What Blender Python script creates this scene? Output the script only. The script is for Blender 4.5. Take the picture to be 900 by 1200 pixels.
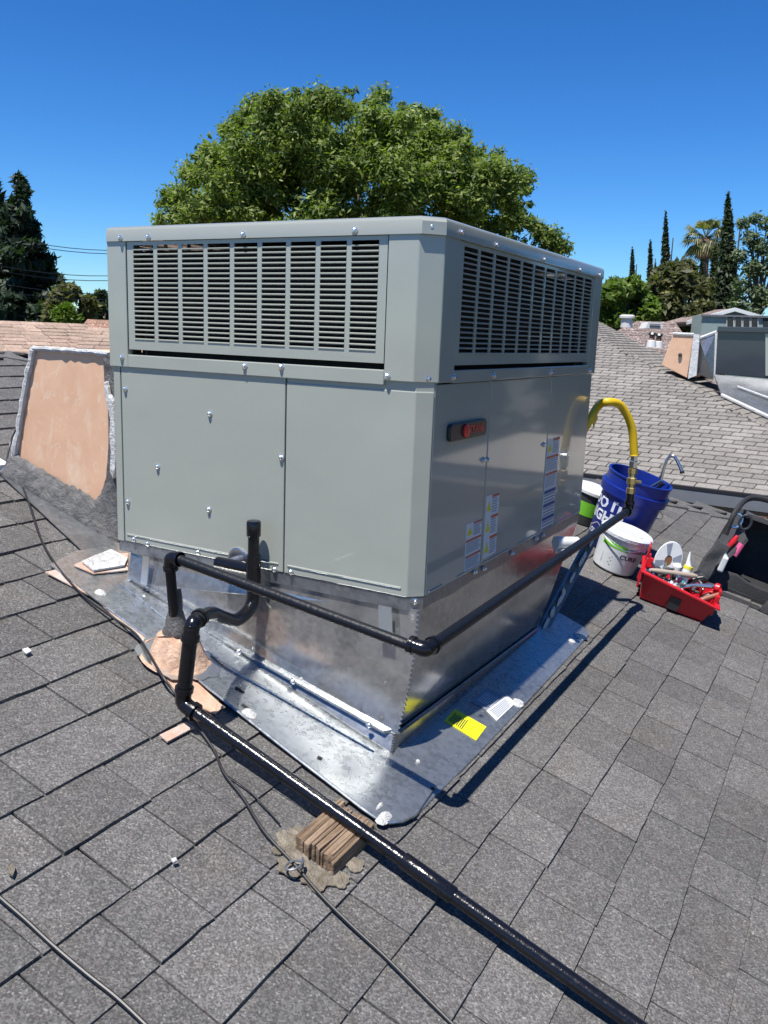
import bpy, math, random
import numpy as np
from mathutils import Vector, Matrix, noise
random.seed(7); rng = np.random.default_rng(7)
for o in list(bpy.data.objects): bpy.data.objects.remove(o)
SC = bpy.context.scene; COL = SC.collection
S = 0.75            # one building unit below is 0.75 m; applied to every top-level object at the end
# ---------------------------------------------------------------- camera
CAM = Vector((1.06573, -2.16985, 0.76887))
YAW, PITCH, ROLL, FPX = -0.50294, 0.204339, 0.0383428, 997.8
FW = Vector((math.cos(PITCH)*math.sin(YAW), math.cos(PITCH)*math.cos(YAW), -math.sin(PITCH)))
r0 = Vector((math.cos(YAW), -math.sin(YAW), 0)); u0 = r0.cross(FW)
RT = math.cos(ROLL)*r0 + math.sin(ROLL)*u0; UP = -math.sin(ROLL)*r0 + math.cos(ROLL)*u0
cd = bpy.data.cameras.new('camera'); cam = bpy.data.objects.new('camera', cd); COL.objects.link(cam)
cd.sensor_fit = 'VERTICAL'; cd.sensor_height = 24; cd.lens = 24*FPX/1200; cd.clip_start = .05; cd.clip_end = 3000
M = Matrix.Identity(4)
for i in range(3): M[i][0] = RT[i]; M[i][1] = UP[i]; M[i][2] = -FW[i]; M[i][3] = CAM[i]
cam.matrix_world = M; SC.camera = cam
# ---------------------------------------------------------------- sky, sun, exposure
SUNV = Vector((.045, .37, -1)).normalized()       # direction the light travels
elev = math.asin(-SUNV.z); az = math.atan2(-SUNV.x, -SUNV.y)
W = bpy.data.worlds.new('World'); SC.world = W; W.use_nodes = True
nt = W.node_tree; bg = nt.nodes['Background']
sky = nt.nodes.new('ShaderNodeTexSky'); sky.sky_type = 'NISHITA'; sky.sun_disc = False
sky.sun_elevation = elev; sky.sun_rotation = az; sky.air_density = 1.0; sky.dust_density = 0; sky.ozone_density = 4.0; sky.altitude = 0
hs = nt.nodes.new('ShaderNodeHueSaturation'); hs.inputs['Saturation'].default_value = 1.08; hs.inputs['Value'].default_value = 1.0
gm = nt.nodes.new('ShaderNodeGamma'); gm.inputs[1].default_value = 1.3
tn = nt.nodes.new('ShaderNodeMix'); tn.data_type = 'RGBA'; tn.blend_type = 'MULTIPLY'; tn.inputs[0].default_value = 1; tn.inputs[7].default_value = (.68, .86, 1.05, 1)
nt.links.new(sky.outputs[0], tn.inputs[6]); nt.links.new(tn.outputs[2], gm.inputs[0]); nt.links.new(gm.outputs[0], hs.inputs['Color']); nt.links.new(hs.outputs[0], bg.inputs[0]); bg.inputs[1].default_value = .05
sl = bpy.data.lights.new('sun', 'SUN'); sl.energy = 5.0; sl.angle = math.radians(.53); sl.color = (1, .965, .91)
so = bpy.data.objects.new('sun', sl); COL.objects.link(so); so.rotation_euler = SUNV.to_track_quat('-Z', 'Y').to_euler(); so.location = (0, 0, 30)
SC.view_settings.view_transform = 'Standard'; SC.view_settings.look = 'None'; SC.view_settings.exposure = .7; SC.view_settings.gamma = 1
# ---------------------------------------------------------------- measuring helpers
def ray(x, y): return (FW*FPX + RT*(x-450) - UP*(y-600)).normalized()
def hit(x, y, n, d): v = ray(x, y); return CAM + v*((d - CAM.dot(n))/v.dot(n))
SL = .30; ZC = -.50
NR = Vector((SL, 0, 1))
def RF(x, y, h=0): return hit(x, y, NR, ZC+h)         # a point on the roof slope, h above it
def onY(x, y, v): return hit(x, y, Vector((0, 1, 0)), v)
def onX(x, y, v): return hit(x, y, Vector((1, 0, 0)), v)
def far(x, y, d): v = ray(x, y); return CAM + v*(d/math.hypot(v.x, v.y))
def rz(x): return ZC - SL*x
TH = math.atan(SL)
# ---------------------------------------------------------------- mesh building
class MB:
    def __init__(s): s.v = []; s.f = []
    def add(s, vs, fs):
        n = len(s.v); s.v += [Vector(a) for a in vs]; s.f += [tuple(i+n for i in f) for f in fs]; return s
    def box(s, a, b, mat=None):
        x0, y0, z0 = a; x1, y1, z1 = b
        vs = [Vector(q) for q in ((x0,y0,z0),(x1,y0,z0),(x1,y1,z0),(x0,y1,z0),(x0,y0,z1),(x1,y0,z1),(x1,y1,z1),(x0,y1,z1))]
        if mat is not None: vs = [mat @ q for q in vs]
        return s.add(vs, [(0,3,2,1),(4,5,6,7),(0,1,5,4),(1,2,6,5),(2,3,7,6),(3,0,4,7)])
    def hexa(s, q):        # eight corners, bottom ring then top ring
        return s.add(q, [(0,3,2,1),(4,5,6,7),(0,1,5,4),(1,2,6,5),(2,3,7,6),(3,0,4,7)])
    def prism(s, poly, off):   # polygon of points, extruded along a vector
        n = len(poly); off = Vector(off); P = [Vector(a) for a in poly]
        nrm = Vector((0,0,0))
        for i in range(n): nrm += P[i].cross(P[(i+1) % n])
        if nrm.dot(off) > 0: P.reverse()
        return s.add(P+[a+off for a in P], [tuple(range(n)), tuple(range(2*n-1, n-1, -1))]+[(i, i+n, (i+1) % n+n, (i+1) % n) for i in range(n)])
    def tube(s, pts, r, seg=14, cap=True):
        pts = [Vector(q) for q in pts]; n = len(pts); rr = r if isinstance(r, (list, tuple)) else [r]*n
        t0 = (pts[1]-pts[0]).normalized(); a = t0.orthogonal().normalized(); base = len(s.v); vs = []
        for i, q in enumerate(pts):
            if i == 0: t = t0
            elif i == n-1: t = (pts[i]-pts[i-1]).normalized()
            else: t = ((pts[i+1]-pts[i]).normalized()+(pts[i]-pts[i-1]).normalized()).normalized()
            a = (a - t*a.dot(t)).normalized(); b = t.cross(a)
            for k in range(seg):
                an = 2*math.pi*k/seg; vs.append(q+(a*math.cos(an)+b*math.sin(an))*rr[i])
        fs = [(i*seg+k, i*seg+(k+1) % seg, (i+1)*seg+(k+1) % seg, (i+1)*seg+k) for i in range(n-1) for k in range(seg)]
        if cap: fs += [tuple(range(seg-1, -1, -1)), tuple((n-1)*seg+k for k in range(seg))]
        return s.add(vs, fs)
    def lathe(s, prof, o=(0,0,0), seg=32, mat=None, ax=(0,0,1), close=True):
        o = Vector(o); w = Vector(ax).normalized(); a = w.orthogonal().normalized(); b = w.cross(a); vs = []
        for r, h in prof:
            for k in range(seg):
                an = 2*math.pi*k/seg; q = o+w*h+(a*math.cos(an)+b*math.sin(an))*r
                vs.append(mat @ q if mat is not None else q)
        n = len(prof)
        fs = [(i*seg+k, i*seg+(k+1) % seg, (i+1)*seg+(k+1) % seg, (i+1)*seg+k) for i in range(n-1) for k in range(seg)]
        if close: fs += [tuple(range(seg-1, -1, -1)), tuple((n-1)*seg+k for k in range(seg))]
        return s.add(vs, fs)
    def ball(s, c, r, mat=None, seg=12):
        if isinstance(r, (int, float)): r = (r, r, r)
        n = seg//2; vs = []
        for i in range(n+1):
            t = math.pi*i/n
            for k in range(seg):
                p = 2*math.pi*k/seg; q = Vector((r[0]*math.sin(t)*math.cos(p), r[1]*math.sin(t)*math.sin(p), r[2]*math.cos(t)))
                vs.append(Vector(c)+(mat @ q if mat is not None else q))
        return s.add(vs, [(i*seg+k, (i+1)*seg+k, (i+1)*seg+(k+1) % seg, i*seg+(k+1) % seg) for i in range(n) for k in range(seg)])
    def build(s, name, mat, parent=None, smooth=False, bevel=0, seg=2, local=False):
        me = bpy.data.meshes.new(name); off = Vector((0,0,0))
        if parent is not None and not local: off = origin(parent)
        me.from_pydata([tuple(q-off) for q in s.v], [], s.f); me.validate(); me.update()
        o = bpy.data.objects.new(name, me); COL.objects.link(o)
        if mat: me.materials.append(mat)
        if parent is not None: o.parent = parent
        if smooth:
            me.polygons.foreach_set('use_smooth', [True]*len(me.polygons)); me.set_sharp_from_angle(angle=math.radians(smooth if smooth is not True else 40))
        if bevel:
            m = o.modifiers.new('bevel', 'BEVEL'); m.width = bevel; m.segments = seg; m.limit_method = 'ANGLE'; m.angle_limit = math.radians(35)
        return o
def origin(o):
    v = Vector((0,0,0))
    while o is not None: v += o.location; o = o.parent
    return v
def empty(name, loc, rot=None):
    o = bpy.data.objects.new(name, None); COL.objects.link(o); o.location = loc; o.empty_display_size = .05
    if rot is not None: o.rotation_euler = rot
    return o
def tag(o, label=None, cat=None, group=None, kind=None):
    if label: o['label'] = label
    if cat: o['category'] = cat
    if group: o['group'] = group
    if kind: o['kind'] = kind
    return o
def share(name, me, parent, loc, rot=None, sc=None):
    o = bpy.data.objects.new(name, me); COL.objects.link(o); o.parent = parent; o.location = loc
    if rot is not None: o.rotation_euler = rot
    if sc is not None: o.scale = sc
    return o
def bez(pts, n=8):   # smooth curve through points (Catmull-Rom)
    P = [Vector(q) for q in pts]; P = [P[0]*2-P[1]]+P+[P[-1]*2-P[-2]]; out = []
    for i in range(1, len(P)-2):
        for k in range(n):
            t = k/n; a, b, c, d = P[i-1:i+3]
            out.append(.5*((2*b)+(c-a)*t+(2*a-5*b+4*c-d)*t*t+(3*b-a-3*c+d)*t**3))
    out.append(P[-2]); return out
def fillet(pts, r, n=7):   # polyline with rounded corners
    P = [Vector(q) for q in pts]; out = [P[0]]
    for i in range(1, len(P)-1):
        a = (P[i-1]-P[i]); b = (P[i+1]-P[i]); k = min(r, a.length*.49, b.length*.49)
        A = P[i]+a.normalized()*k; B = P[i]+b.normalized()*k
        for j in range(n+1):
            t = j/n; out.append(A*(1-t)**2+P[i]*2*t*(1-t)+B*t*t)
    out.append(P[-1]); return out
def text_mb(txt, size, bold=0, ext=0.0):
    cu = bpy.data.curves.new('t', 'FONT'); cu.body = txt; cu.size = size; cu.offset = bold; cu.extrude = ext; cu.align_x = 'CENTER'; cu.align_y = 'CENTER'; cu.resolution_u = 2
    ob = bpy.data.objects.new('t', cu); COL.objects.link(ob)
    me = bpy.data.meshes.new_from_object(ob); m = MB(); m.v = [v.co.copy() for v in me.vertices]; m.f = [tuple(p.vertices) for p in me.polygons]
    bpy.data.objects.remove(ob); bpy.data.meshes.remove(me); bpy.data.curves.remove(cu); return m
def frame(o, x, y):      # matrix with local x,y axes and origin
    x = Vector(x).normalized(); z = x.cross(Vector(y)).normalized(); y = z.cross(x); m = Matrix.Identity(4)
    for i in range(3): m[i][0] = x[i]; m[i][1] = y[i]; m[i][2] = z[i]; m[i][3] = o[i]
    return m
# ---------------------------------------------------------------- materials
class NT:
    def __init__(s, name):
        s.m = bpy.data.materials.new(name); s.m.use_nodes = True; s.t = s.m.node_tree; s.b = s.t.nodes['Principled BSDF']
        s.co = s.t.nodes.new('ShaderNodeTexCoord')
    def n(s, typ, ins=None, **kw):
        q = s.t.nodes.new(typ)
        for k, v in kw.items(): setattr(q, k, v)
        for k, v in (ins or {}).items():
            if isinstance(v, bpy.types.NodeSocket): s.t.links.new(v, q.inputs[k])
            else: q.inputs[k].default_value = v
        return q
    def noise(s, scale, detail=4, rough=.55, vec=None, dist=0): return s.n('ShaderNodeTexNoise', {'Scale': scale, 'Detail': detail, 'Roughness': rough, 'Distortion': dist, 'Vector': vec or s.co.outputs['Object']}).outputs['Fac']
    def vor(s, scale, vec=None, out='Distance', **k): return s.n('ShaderNodeTexVoronoi', {'Scale': scale, 'Vector': vec or s.co.outputs['Object']}, **k).outputs[out]
    def map(s, sc): return s.n('ShaderNodeMapping', {'Scale': sc, 'Vector': s.co.outputs['Object']}).outputs[0]
    def ramp(s, fac, stops, interp='LINEAR'):
        r = s.n('ShaderNodeValToRGB', {'Fac': fac}); r.color_ramp.interpolation = interp; e = r.color_ramp.elements
        while len(e) < len(stops): e.new(.5)
        for i, (p, c) in enumerate(stops): e[i].position = p; e[i].color = (c, c, c, 1) if isinstance(c, (int, float)) else (*c, 1)
        return r.outputs[0]
    def mix(s, f, a, b, mode='MIX'):
        q = s.n('ShaderNodeMix', data_type='RGBA', blend_type=mode); q.inputs[0].default_value = 1 if not isinstance(f, bpy.types.NodeSocket) else 0
        for i, v in ((0, f), (6, a), (7, b)):
            if isinstance(v, bpy.types.NodeSocket): s.t.links.new(v, q.inputs[i])
            elif i == 0: q.inputs[0].default_value = v
            else: q.inputs[i].default_value = (*v, 1) if not isinstance(v, (int, float)) else (v, v, v, 1)
        return q.outputs[2]
    def math(s, op, a, b=0): q = s.n('ShaderNodeMath', {0: a, 1: b}, operation=op); return q.outputs[0]
    def set(s, **k):
        for key, v in k.items():
            key = {'col': 'Base Color', 'rough': 'Roughness', 'metal': 'Metallic', 'coat': 'Coat Weight', 'coatr': 'Coat Roughness', 'spec': 'Specular IOR Level', 'trans': 'Transmission Weight', 'alpha': 'Alpha', 'aniso': 'Anisotropic'}.get(key, key)
            i = s.b.inputs[key]
            if isinstance(v, bpy.types.NodeSocket): s.t.links.new(v, i)
            else: i.default_value = (*v, 1) if isinstance(v, tuple) and len(v) == 3 else v
        return s
    def bump(s, h, strength=.3, dist=.01):
        q = s.n('ShaderNodeBump', {'Height': h, 'Strength': strength, 'Distance': dist}); s.t.links.new(q.outputs[0], s.b.inputs['Normal']); return s
def plain(name, col, rough=.5, metal=0, var=.12, scale=8, bump=0, bscale=60, **k):
    t = NT(name); n = t.noise(scale, 3)
    c = t.mix(n, tuple(a*(1-var) for a in col), tuple(min(1, a*(1+var)) for a in col))
    t.set(col=c, rough=rough, metal=metal, **k)
    if bump: t.bump(t.noise(bscale, 4), bump, .004)
    return t.m
def shingle_mat(name, dark, light, tint=(1, 1, 1), gran=330, warm=.3, lo=.45, hi=2.6):
    t = NT(name); info = t.n('ShaderNodeObjectInfo'); geo = t.n('ShaderNodeNewGeometry')
    pos = geo.outputs['Position']
    g = t.vor(gran, pos, 'Color'); gb = t.n('ShaderNodeSeparateColor', {0: g}).outputs[0]
    f = t.ramp(gb, [(0, dark*lo), (.35, dark), (.7, light), (.93, light*(1+(hi-1)*.22)), (1, light*hi)])
    rnd = t.math('FRACT', t.math('ADD', info.outputs['Random'], geo.outputs['Random Per Island']))
    sh = t.n('ShaderNodeMapRange', {0: rnd, 3: .84, 4: 1.14}).outputs[0]
    big = t.n('ShaderNodeMapRange', {0: t.noise(2.1, 4, .6, pos), 1: .25, 2: .75, 3: .82, 4: 1.16}).outputs[0]
    mid = t.n('ShaderNodeMapRange', {0: t.noise(26, 4, .7, pos), 1: .2, 2: .8, 3: .8, 4: 1.2}).outputs[0]
    m = t.math('MULTIPLY', t.math('MULTIPLY', sh, big), mid)
    c = t.mix(1, f, tint, 'MULTIPLY'); c = t.mix(1, c, m, 'MULTIPLY')
    w = t.ramp(t.noise(5, 5, .7, pos), [(.52, 0), (.75, warm)])
    c = t.mix(w, c, t.mix(1, c, (1.25, 1.02, .82), 'MULTIPLY'))
    t.set(col=c, rough=.93, spec=.25); t.bump(gb, .55, .0016); return t.m
M_SH = shingle_mat('roof_shingle', .082, .122, (1.04, 1.0, .96), lo=.72, hi=1.75)
M_SH2 = shingle_mat('far_shingle', .18, .192, (1.08, 1.0, .90), gran=60, warm=.15, lo=.85, hi=1.15)
M_TAN = shingle_mat('tan_shingle', .235, .26, (1.22, .90, .70), gran=50, warm=.1, lo=.8, hi=1.3)
M_BROWN = shingle_mat('brown_shingle', .13, .17, (1.2, .95, .88), gran=40)
M_RUST = shingle_mat('rust_shingle', .16, .19, (1.35, .82, .6), gran=40)
def paint_mat(name, col, rough=.28):
    t = NT(name); pos = t.n('ShaderNodeNewGeometry').outputs['Position']
    big = t.noise(1.6, 4, .5, pos); c = t.mix(big, tuple(a*.95 for a in col), tuple(a*1.05 for a in col))
    sm = t.ramp(t.noise(38, 6, .8, pos), [(.58, 0), (.78, .3)]); c = t.mix(sm, c, tuple(a*1.3 for a in col))
    dk = t.ramp(t.noise(70, 3, .6, pos), [(.74, 0), (.8, .5)]); c = t.mix(dk, c, tuple(a*.5 for a in col))
    t.set(col=c, rough=t.n('ShaderNodeMapRange', {0: big, 3: rough*.8, 4: rough*1.25}).outputs[0], coat=.7, coatr=.06, spec=.5)
    t.bump(t.math('ADD', t.noise(3.2, 2, .4, pos), t.math('MULTIPLY', t.noise(160, 2, .5, pos), .012)), .6, .012); return t.m
M_UNIT = paint_mat('unit_grey_paint', (.312, .325, .280), .32)
M_UNIT2 = paint_mat('shaded_unit_paint', (.028, .033, .040))  # far unit: shade on its visible face is put into the paint colour
def galv(name, col=(.40, .425, .435), rough=.26, sc=1):
    t = NT(name); pos = t.n('ShaderNodeNewGeometry').outputs['Position']
    sp = t.vor(95*sc, pos, 'Color'); v = t.n('ShaderNodeSeparateColor', {0: sp}).outputs[0]
    n = t.noise(4*sc, 5, .65, pos)
    st = t.noise(1, 5, .6, t.n('ShaderNodeMapping', {'Scale': (34, 34, 3), 'Vector': pos}).outputs[0])
    f = t.math('ADD', t.math('MULTIPLY', v, .18), t.math('ADD', t.math('MULTIPLY', n, .5), t.math('MULTIPLY', st, .28)))
    c = t.ramp(f, [(.25, tuple(a*.62 for a in col)), (.5, col), (.75, tuple(min(.95, a*1.25) for a in col))])
    wh = t.ramp(t.noise(20*sc, 6, .75, pos), [(.64, 0), (.76, .6)]); c = t.mix(wh, c, (.8, .82, .84))
    t.set(col=c, metal=t.ramp(wh, [(0, .82), (1, .35)]), rough=t.n('ShaderNodeMapRange', {0: f, 3: rough*.7, 4: rough*1.5}).outputs[0], spec=.5)
    t.bump(t.math('ADD', t.noise(2.6, 2, .5, pos), t.math('MULTIPLY', t.noise(60, 2, .5, pos), .03)), .14, .02); return t.m
M_GALV = galv('galvanised_sheet'); M_GALV_W = galv('galvanised_wall', (.42, .42, .42), .16); M_RAIL = galv('galvanised_rail', (.28, .295, .31), .32)
def black_mat():
    t = NT('black_pipe_paint'); n = t.noise(60, 5, .7); c = t.mix(t.ramp(n, [(.6, 0), (.75, .6)]), (.006, .006, .008), (.035, .035, .04))
    t.set(col=c, rough=.2, spec=.45); t.bump(t.noise(45, 4, .6), .35, .004); return t.m
M_BLACK = black_mat()
def satin():
    t = NT('black_steel_paint'); n = t.noise(60, 5, .7); t.set(col=t.mix(t.ramp(n, [(.6, 0), (.75, .5)]), (.006, .007, .010), (.02, .02, .025)), rough=.42, spec=.3); t.bump(t.noise(70, 4, .6), .4, .004); return t.m
M_BLACK2 = satin()
M_DARK = plain('dark_interior', (.008, .009, .01), .8)
M_RUBBER = plain('cable_rubber', (.012, .012, .013), .45)
M_SCREW = plain('screw_zinc', (.75, .75, .72), .25, .95, .1)
def peach_mat():
    t = NT('peach_paint'); pos = t.n('ShaderNodeNewGeometry').outputs['Position']
    n = t.noise(4.5, 6, .65, pos, 1.2); c = t.mix(t.ramp(n, [(.3, 0), (.7, 1)]), (.60, .345, .21), (.67, .43, .28))
    sc = t.ramp(t.noise(5.5, 3, .6, pos, 4), [(.6, 0), (.64, .55), (.67, 0)]); c = t.mix(sc, c, (.70, .54, .40))
    sm = t.ramp(t.noise(3.5, 5, .7, t.n('ShaderNodeMapping', {'Scale': (2.5, 1, .8), 'Vector': pos}).outputs[0], 2), [(.55, 0), (.72, .6)]); c = t.mix(sm, c, (.70, .55, .40))
    t.set(col=c, rough=.7); t.bump(t.noise(7, 3, .5, pos), .25, .01); return t.m
M_PEACH = peach_mat()
def patch_mat(name, a, b, sc, rough, bump, bs, metal=0):
    t = NT(name); pos = t.n('ShaderNodeNewGeometry').outputs['Position']; c = t.mix(t.ramp(t.noise(sc, 6, .7, pos, .8), [(.35, 0), (.65, 1)]), a, b)
    t.set(col=c, rough=rough, metal=metal); t.bump(t.noise(bs, 6, .7, pos, .6), bump, .02); return t.m
M_MASTIC = patch_mat('grey_mastic', (.07, .068, .066), (.16, .155, .15), 14, .7, .9, 22)
M_SEAL = patch_mat('white_sealant', (.52, .52, .51), (.72, .72, .71), 20, .6, .9, 60)
M_FOAM = patch_mat('dried_sealant', (.17, .14, .10), (.30, .26, .20), 30, .9, .9, 60)
M_OLD = patch_mat('old_flashing', (.42, .25, .165), (.5, .44, .40), 9, .6, .4, 30)
M_OLD2 = patch_mat('peach_boot', (.46, .27, .18), (.56, .40, .29), 16, .7, .7, 26)
def wood_mat():
    t = NT('weathered_wood'); v = t.map((60, 5, 60)); n = t.noise(1, 6, .7, v); c = t.ramp(n, [(.32, (.03, .022, .016)), (.5, (.19, .125, .075)), (.76, (.40, .30, .21))])
    t.set(col=c, rough=.85); t.bump(n, .8, .01); return t.m
M_WOOD = wood_mat()
M_FENCE = plain('brown_boards', (.12, .065, .035), .8, 0, .35, 3, .3, 20)
M_TRIM = plain('grey_fascia', (.15, .16, .172), .6); M_WHITE = plain('white_paint', (.62, .62, .60), .5, 0, .06)
M_STUCCO = plain('stucco', (.5, .44, .37), .9, 0, .1, 6, .3, 60); M_TEAL = plain('teal_siding', (.27, .34, .325), .6); M_GLASS = plain('window_glass', (.05, .06, .06), .12, 0, .3, 2, spec=.8)
M_BLUE = plain('blue_plastic', (.006, .020, .19), .34, 0, .2, 20, .12, 90); M_TUB = plain('white_plastic', (.58, .60, .60), .35, 0, .1, 30)
M_GREEN = plain('green_print', (.16, .5, .03), .45); M_INK = plain('dark_print', (.03, .035, .035), .5); M_LET = plain('white_print', (.58, .6, .65), .45)
M_RED = plain('red_plastic', (.46, .009, .016), .36, 0, .18, 18, .15, 60); M_YEL = plain('yellow_hose', (.62, .40, .008), .38); M_BRASS = plain('brass', (.55, .42, .2), .3, .9); M_STEEL = plain('steel', (.62, .62, .62), .2, .95)
M_BAG = plain('black_fabric', (.018, .018, .02), .75, 0, .5, 60, .6, 180); M_BAG2 = plain('grey_fabric', (.05, .05, .053), .8, 0, .4, 60, .6, 150)
M_STK = plain('sticker_white', (.60, .61, .62), .45, 0, .05); M_STKY = plain('sticker_yellow', (.66, .62, .012), .5, 0, .05); M_ORG = plain('sticker_orange', (.5, .11, .04), .5); M_NAVY = plain('sticker_navy', (.03, .06, .22), .5); M_STG = plain('sticker_text_grey', (.2, .22, .27), .5); M_TRI = plain('sticker_triangle', (.65, .6, .03), .5)
M_BADGE = plain('badge_black', (.02, .02, .023), .3); M_BRED = plain('badge_red', (.65, .05, .03), .4)
M_COIL = plain('coil_dark', (.012, .013, .014), .7, 0, .4, 30)
M_CLEAR = plain('plastic_wrap', (.55, .57, .6), .15, 0, .1, 20, .9, 40); M_PINK = plain('pink_print', (.7, .1, .25), .5); M_CYAN = plain('teal_print', (.1, .5, .45), .5)
def leaf_mat(name, a, b, c3):
    t = NT(name); g = t.n('ShaderNodeNewGeometry'); r = g.outputs['Random Per Island']
    c = t.ramp(r, [(0, a), (.5, b), (.85, b), (1, c3)]); big = t.n('ShaderNodeMapRange', {0: t.noise(.8, 3, .6, g.outputs['Position']), 1: .3, 2: .7, 3: .7, 4: 1.25}).outputs[0]
    t.set(col=t.mix(1, c, big, 'MULTIPLY'), rough=.55, spec=.35)
    tr = t.n('ShaderNodeBsdfTranslucent', {'Color': t.mix(1, c, (1.2, 1.5, .5), 'MULTIPLY')}); ms = t.n('ShaderNodeMixShader', {0: .4}); out = t.t.nodes['Material Output']
    t.t.links.new(t.b.outputs[0], ms.inputs[1]); t.t.links.new(tr.outputs[0], ms.inputs[2]); t.t.links.new(ms.outputs[0], out.inputs[0]); return t.m
M_LEAF = leaf_mat('broad_leaves', (.045, .08, .014), (.155, .205, .036), (.34, .38, .10))
M_LEAF_D = leaf_mat('conifer_needles', (.012, .026, .014), (.026, .046, .024), (.05, .075, .035))
M_LEAF_B = leaf_mat('bright_leaves', (.05, .10, .01), (.11, .17, .02), (.2, .25, .04))
M_LEAF_M = leaf_mat('magnolia_leaves', (.035, .045, .014), (.085, .09, .03), (.28, .24, .10))
M_LEAF_C = leaf_mat('cypress_leaves', (.018, .034, .012), (.035, .055, .02), (.06, .08, .03))
M_LEAF_P = leaf_mat('pale_leaves', (.07, .10, .05), (.14, .18, .09), (.3, .34, .2))
M_PALM = leaf_mat('palm_fronds', (.05, .06, .02), (.12, .13, .04), (.36, .33, .2))
M_BARK = plain('bark', (.10, .07, .05), .9, 0, .4, 6, .6, 20)
def ground_mat():
    t = NT('ground'); n = t.noise(.25, 6, .6); t.set(col=t.ramp(n, [(.35, (.06, .08, .03)), (.5, (.16, .14, .10)), (.65, (.2, .2, .19))]), rough=.95); return t.m
M_GROUND = ground_mat()
# ================================================================ SETTING
GZ = -4.6
g = MB().add([(-700, -700, GZ), (700, -700, GZ), (700, 900, GZ), (-700, 900, GZ)], [(0, 1, 2, 3)]).build('ground', M_GROUND); tag(g, kind='structure')
# ---------------------------------------------------------------- our house: hip roof, main slope falls to +x
RX = -3.6; RZ = rz(RX); HY = 4.98            # ridge position; hip line is y = x + HY
house = empty('house', (-3.6, 0, GZ)); tag(house, 'house under the camera, its dark grey shingle roof filling the foreground', 'house')
EX = 4.2; YS = -7.0; EH = .03
ey = EX+HY                                       # y of the far eave
b0 = Vector((0, 0, -.012)); 
deck = MB()
A = Vector((RX, RX+HY, RZ)); B = Vector((RX, YS, RZ)); C1 = Vector((EX, YS, rz(EX))); D1 = Vector((EX, ey, rz(EX)))
wx = 2*RX-EX; C2 = Vector((wx, YS, rz(EX))); D2 = Vector((wx, ey, rz(EX)))
deck.prism([A, B, C1, D1], (0, 0, -.1)); deck.prism([B, A, D2, C2], (0, 0, -.1)); deck.prism([A, D1, D2], (0, 0, -.1))
deck.v = [q+b0 for q in deck.v]
roof = deck.build('roof', M_SH, house)
wl = MB(); we = rz(EX)-.16
wl.box((wx+.5, YS+.5, GZ), (EX-.5, ey-.5, we)); wl.build('wall', M_STUCCO, house)
# the shingles: wedge-shaped tabs laid course by course
TW = [.165, .2, .235, .27, .31, .35]; EXPO = .1665*math.sqrt(1+SL*SL)
def tab_mesh(w, raised, seedk):
    rr = random.Random(seedk); h = .0122 if raised else .0102; L = EXPO+.012
    j = lambda: rr.uniform(-.0022, .0022)
    g2 = .0024
    # butt edge at x=0, upslope end at x=-L
    n = 5; top = []; bot = []; vs = []
    for i in range(n): vs.append((j()*.9, g2+(w-2*g2)*i/(n-1)+(0 if 0 < i < n-1 else 0), h+j()*.5))
    for i in range(n): vs.append((j()*.9+.0015, g2+(w-2*g2)*i/(n-1), 0))
    vs += [(-L, w-g2, (.0035 if raised else .002)), (-L, g2, (.0035 if raised else .002)), (-L*.5, w-g2, (h+.003)/2), (-L*.5, g2, (h+.003)/2), (-L, w-g2, -.002), (-L, g2, -.002)]
    f = [(i, i+n, i+n+1, i+1) for i in range(n-1)]
    a, b, c, d, e, k = 2*n, 2*n+1, 2*n+2, 2*n+3, 2*n+4, 2*n+5
    f += [tuple(range(n))+(c, d), (d, c, a, b), (0, d, b, k, n), (n-1, 2*n-1, e, a, c)]
    return vs, f
TABS = []
for wi, w in enumerate(TW):
    for ra in (0, 1):
        for va in range(2): TABS.append((w, ra, tab_mesh(w, ra, wi*10+ra*5+va)))
tabmesh = []
for w, ra, (vs, f) in TABS:
    me = bpy.data.meshes.new('shingle'); me.from_pydata(vs, [], f); me.update(); me.materials.append(M_SH); tabmesh.append(me)
ROT = Matrix.Rotation(TH, 3, 'Y')
spots = []; k0 = -24
for k in range(-24, 26):
    xb = .314+.1665*k
    if xb < RX+.12 or xb > EX: continue
    y = YS+2.5+random.uniform(0, .3); ra = random.random() < .5
    ymax = xb+HY-.03
    while y < ymax:
        w = random.choices(range(6), [1.5, 2.5, 3, 3, 1.5, .8])[0]
        if y+TW[w] > ymax+.1: w = 0
        skip = False
        q = Vector((xb, y+TW[w]/2, rz(xb)))
        ti = w*4+(2 if ra else 0)+random.randint(0, 1)
        spots.append((q, Vector((xb+random.uniform(-.0018, .0018), y, rz(xb))), ti))
        y += TW[w]; ra = (not ra) if random.random() < .8 else ra
def screen(q):
    d = q-CAM; z = d.dot(FW)
    if z < .05: return None
    return 450+FPX*d.dot(RT)/z, 600-FPX*d.dot(UP)/z, z
# what the unit and its metal hide lies in this footprint
near = []; rest = []
for q, l, ti in spots:
    s = screen(q); vis = s and -30 < s[0] < 930 and s[1] < 1240 and not (-1.1 < q.x < .05 and -.15 < q.y < 1.55)
    (near if vis else rest).append((q, l, ti))
near.sort(key=lambda a: (a[0]-CAM).length); rest += near[285:]; near = near[:285]
ho = origin(roof)
for q, l, ti in near:
    share('shingle', tabmesh[ti], roof, l-ho, (0, TH+random.uniform(-.004, .004), random.uniform(-.006, .006)))
mb = MB()
for q, l, ti in rest:
    w, ra, (vs, f) = TABS[ti]; mb.add([ROT @ Vector(v)+l for v in vs], f)
tag(mb.build('shingle_field', M_SH, roof), kind='stuff')
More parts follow.
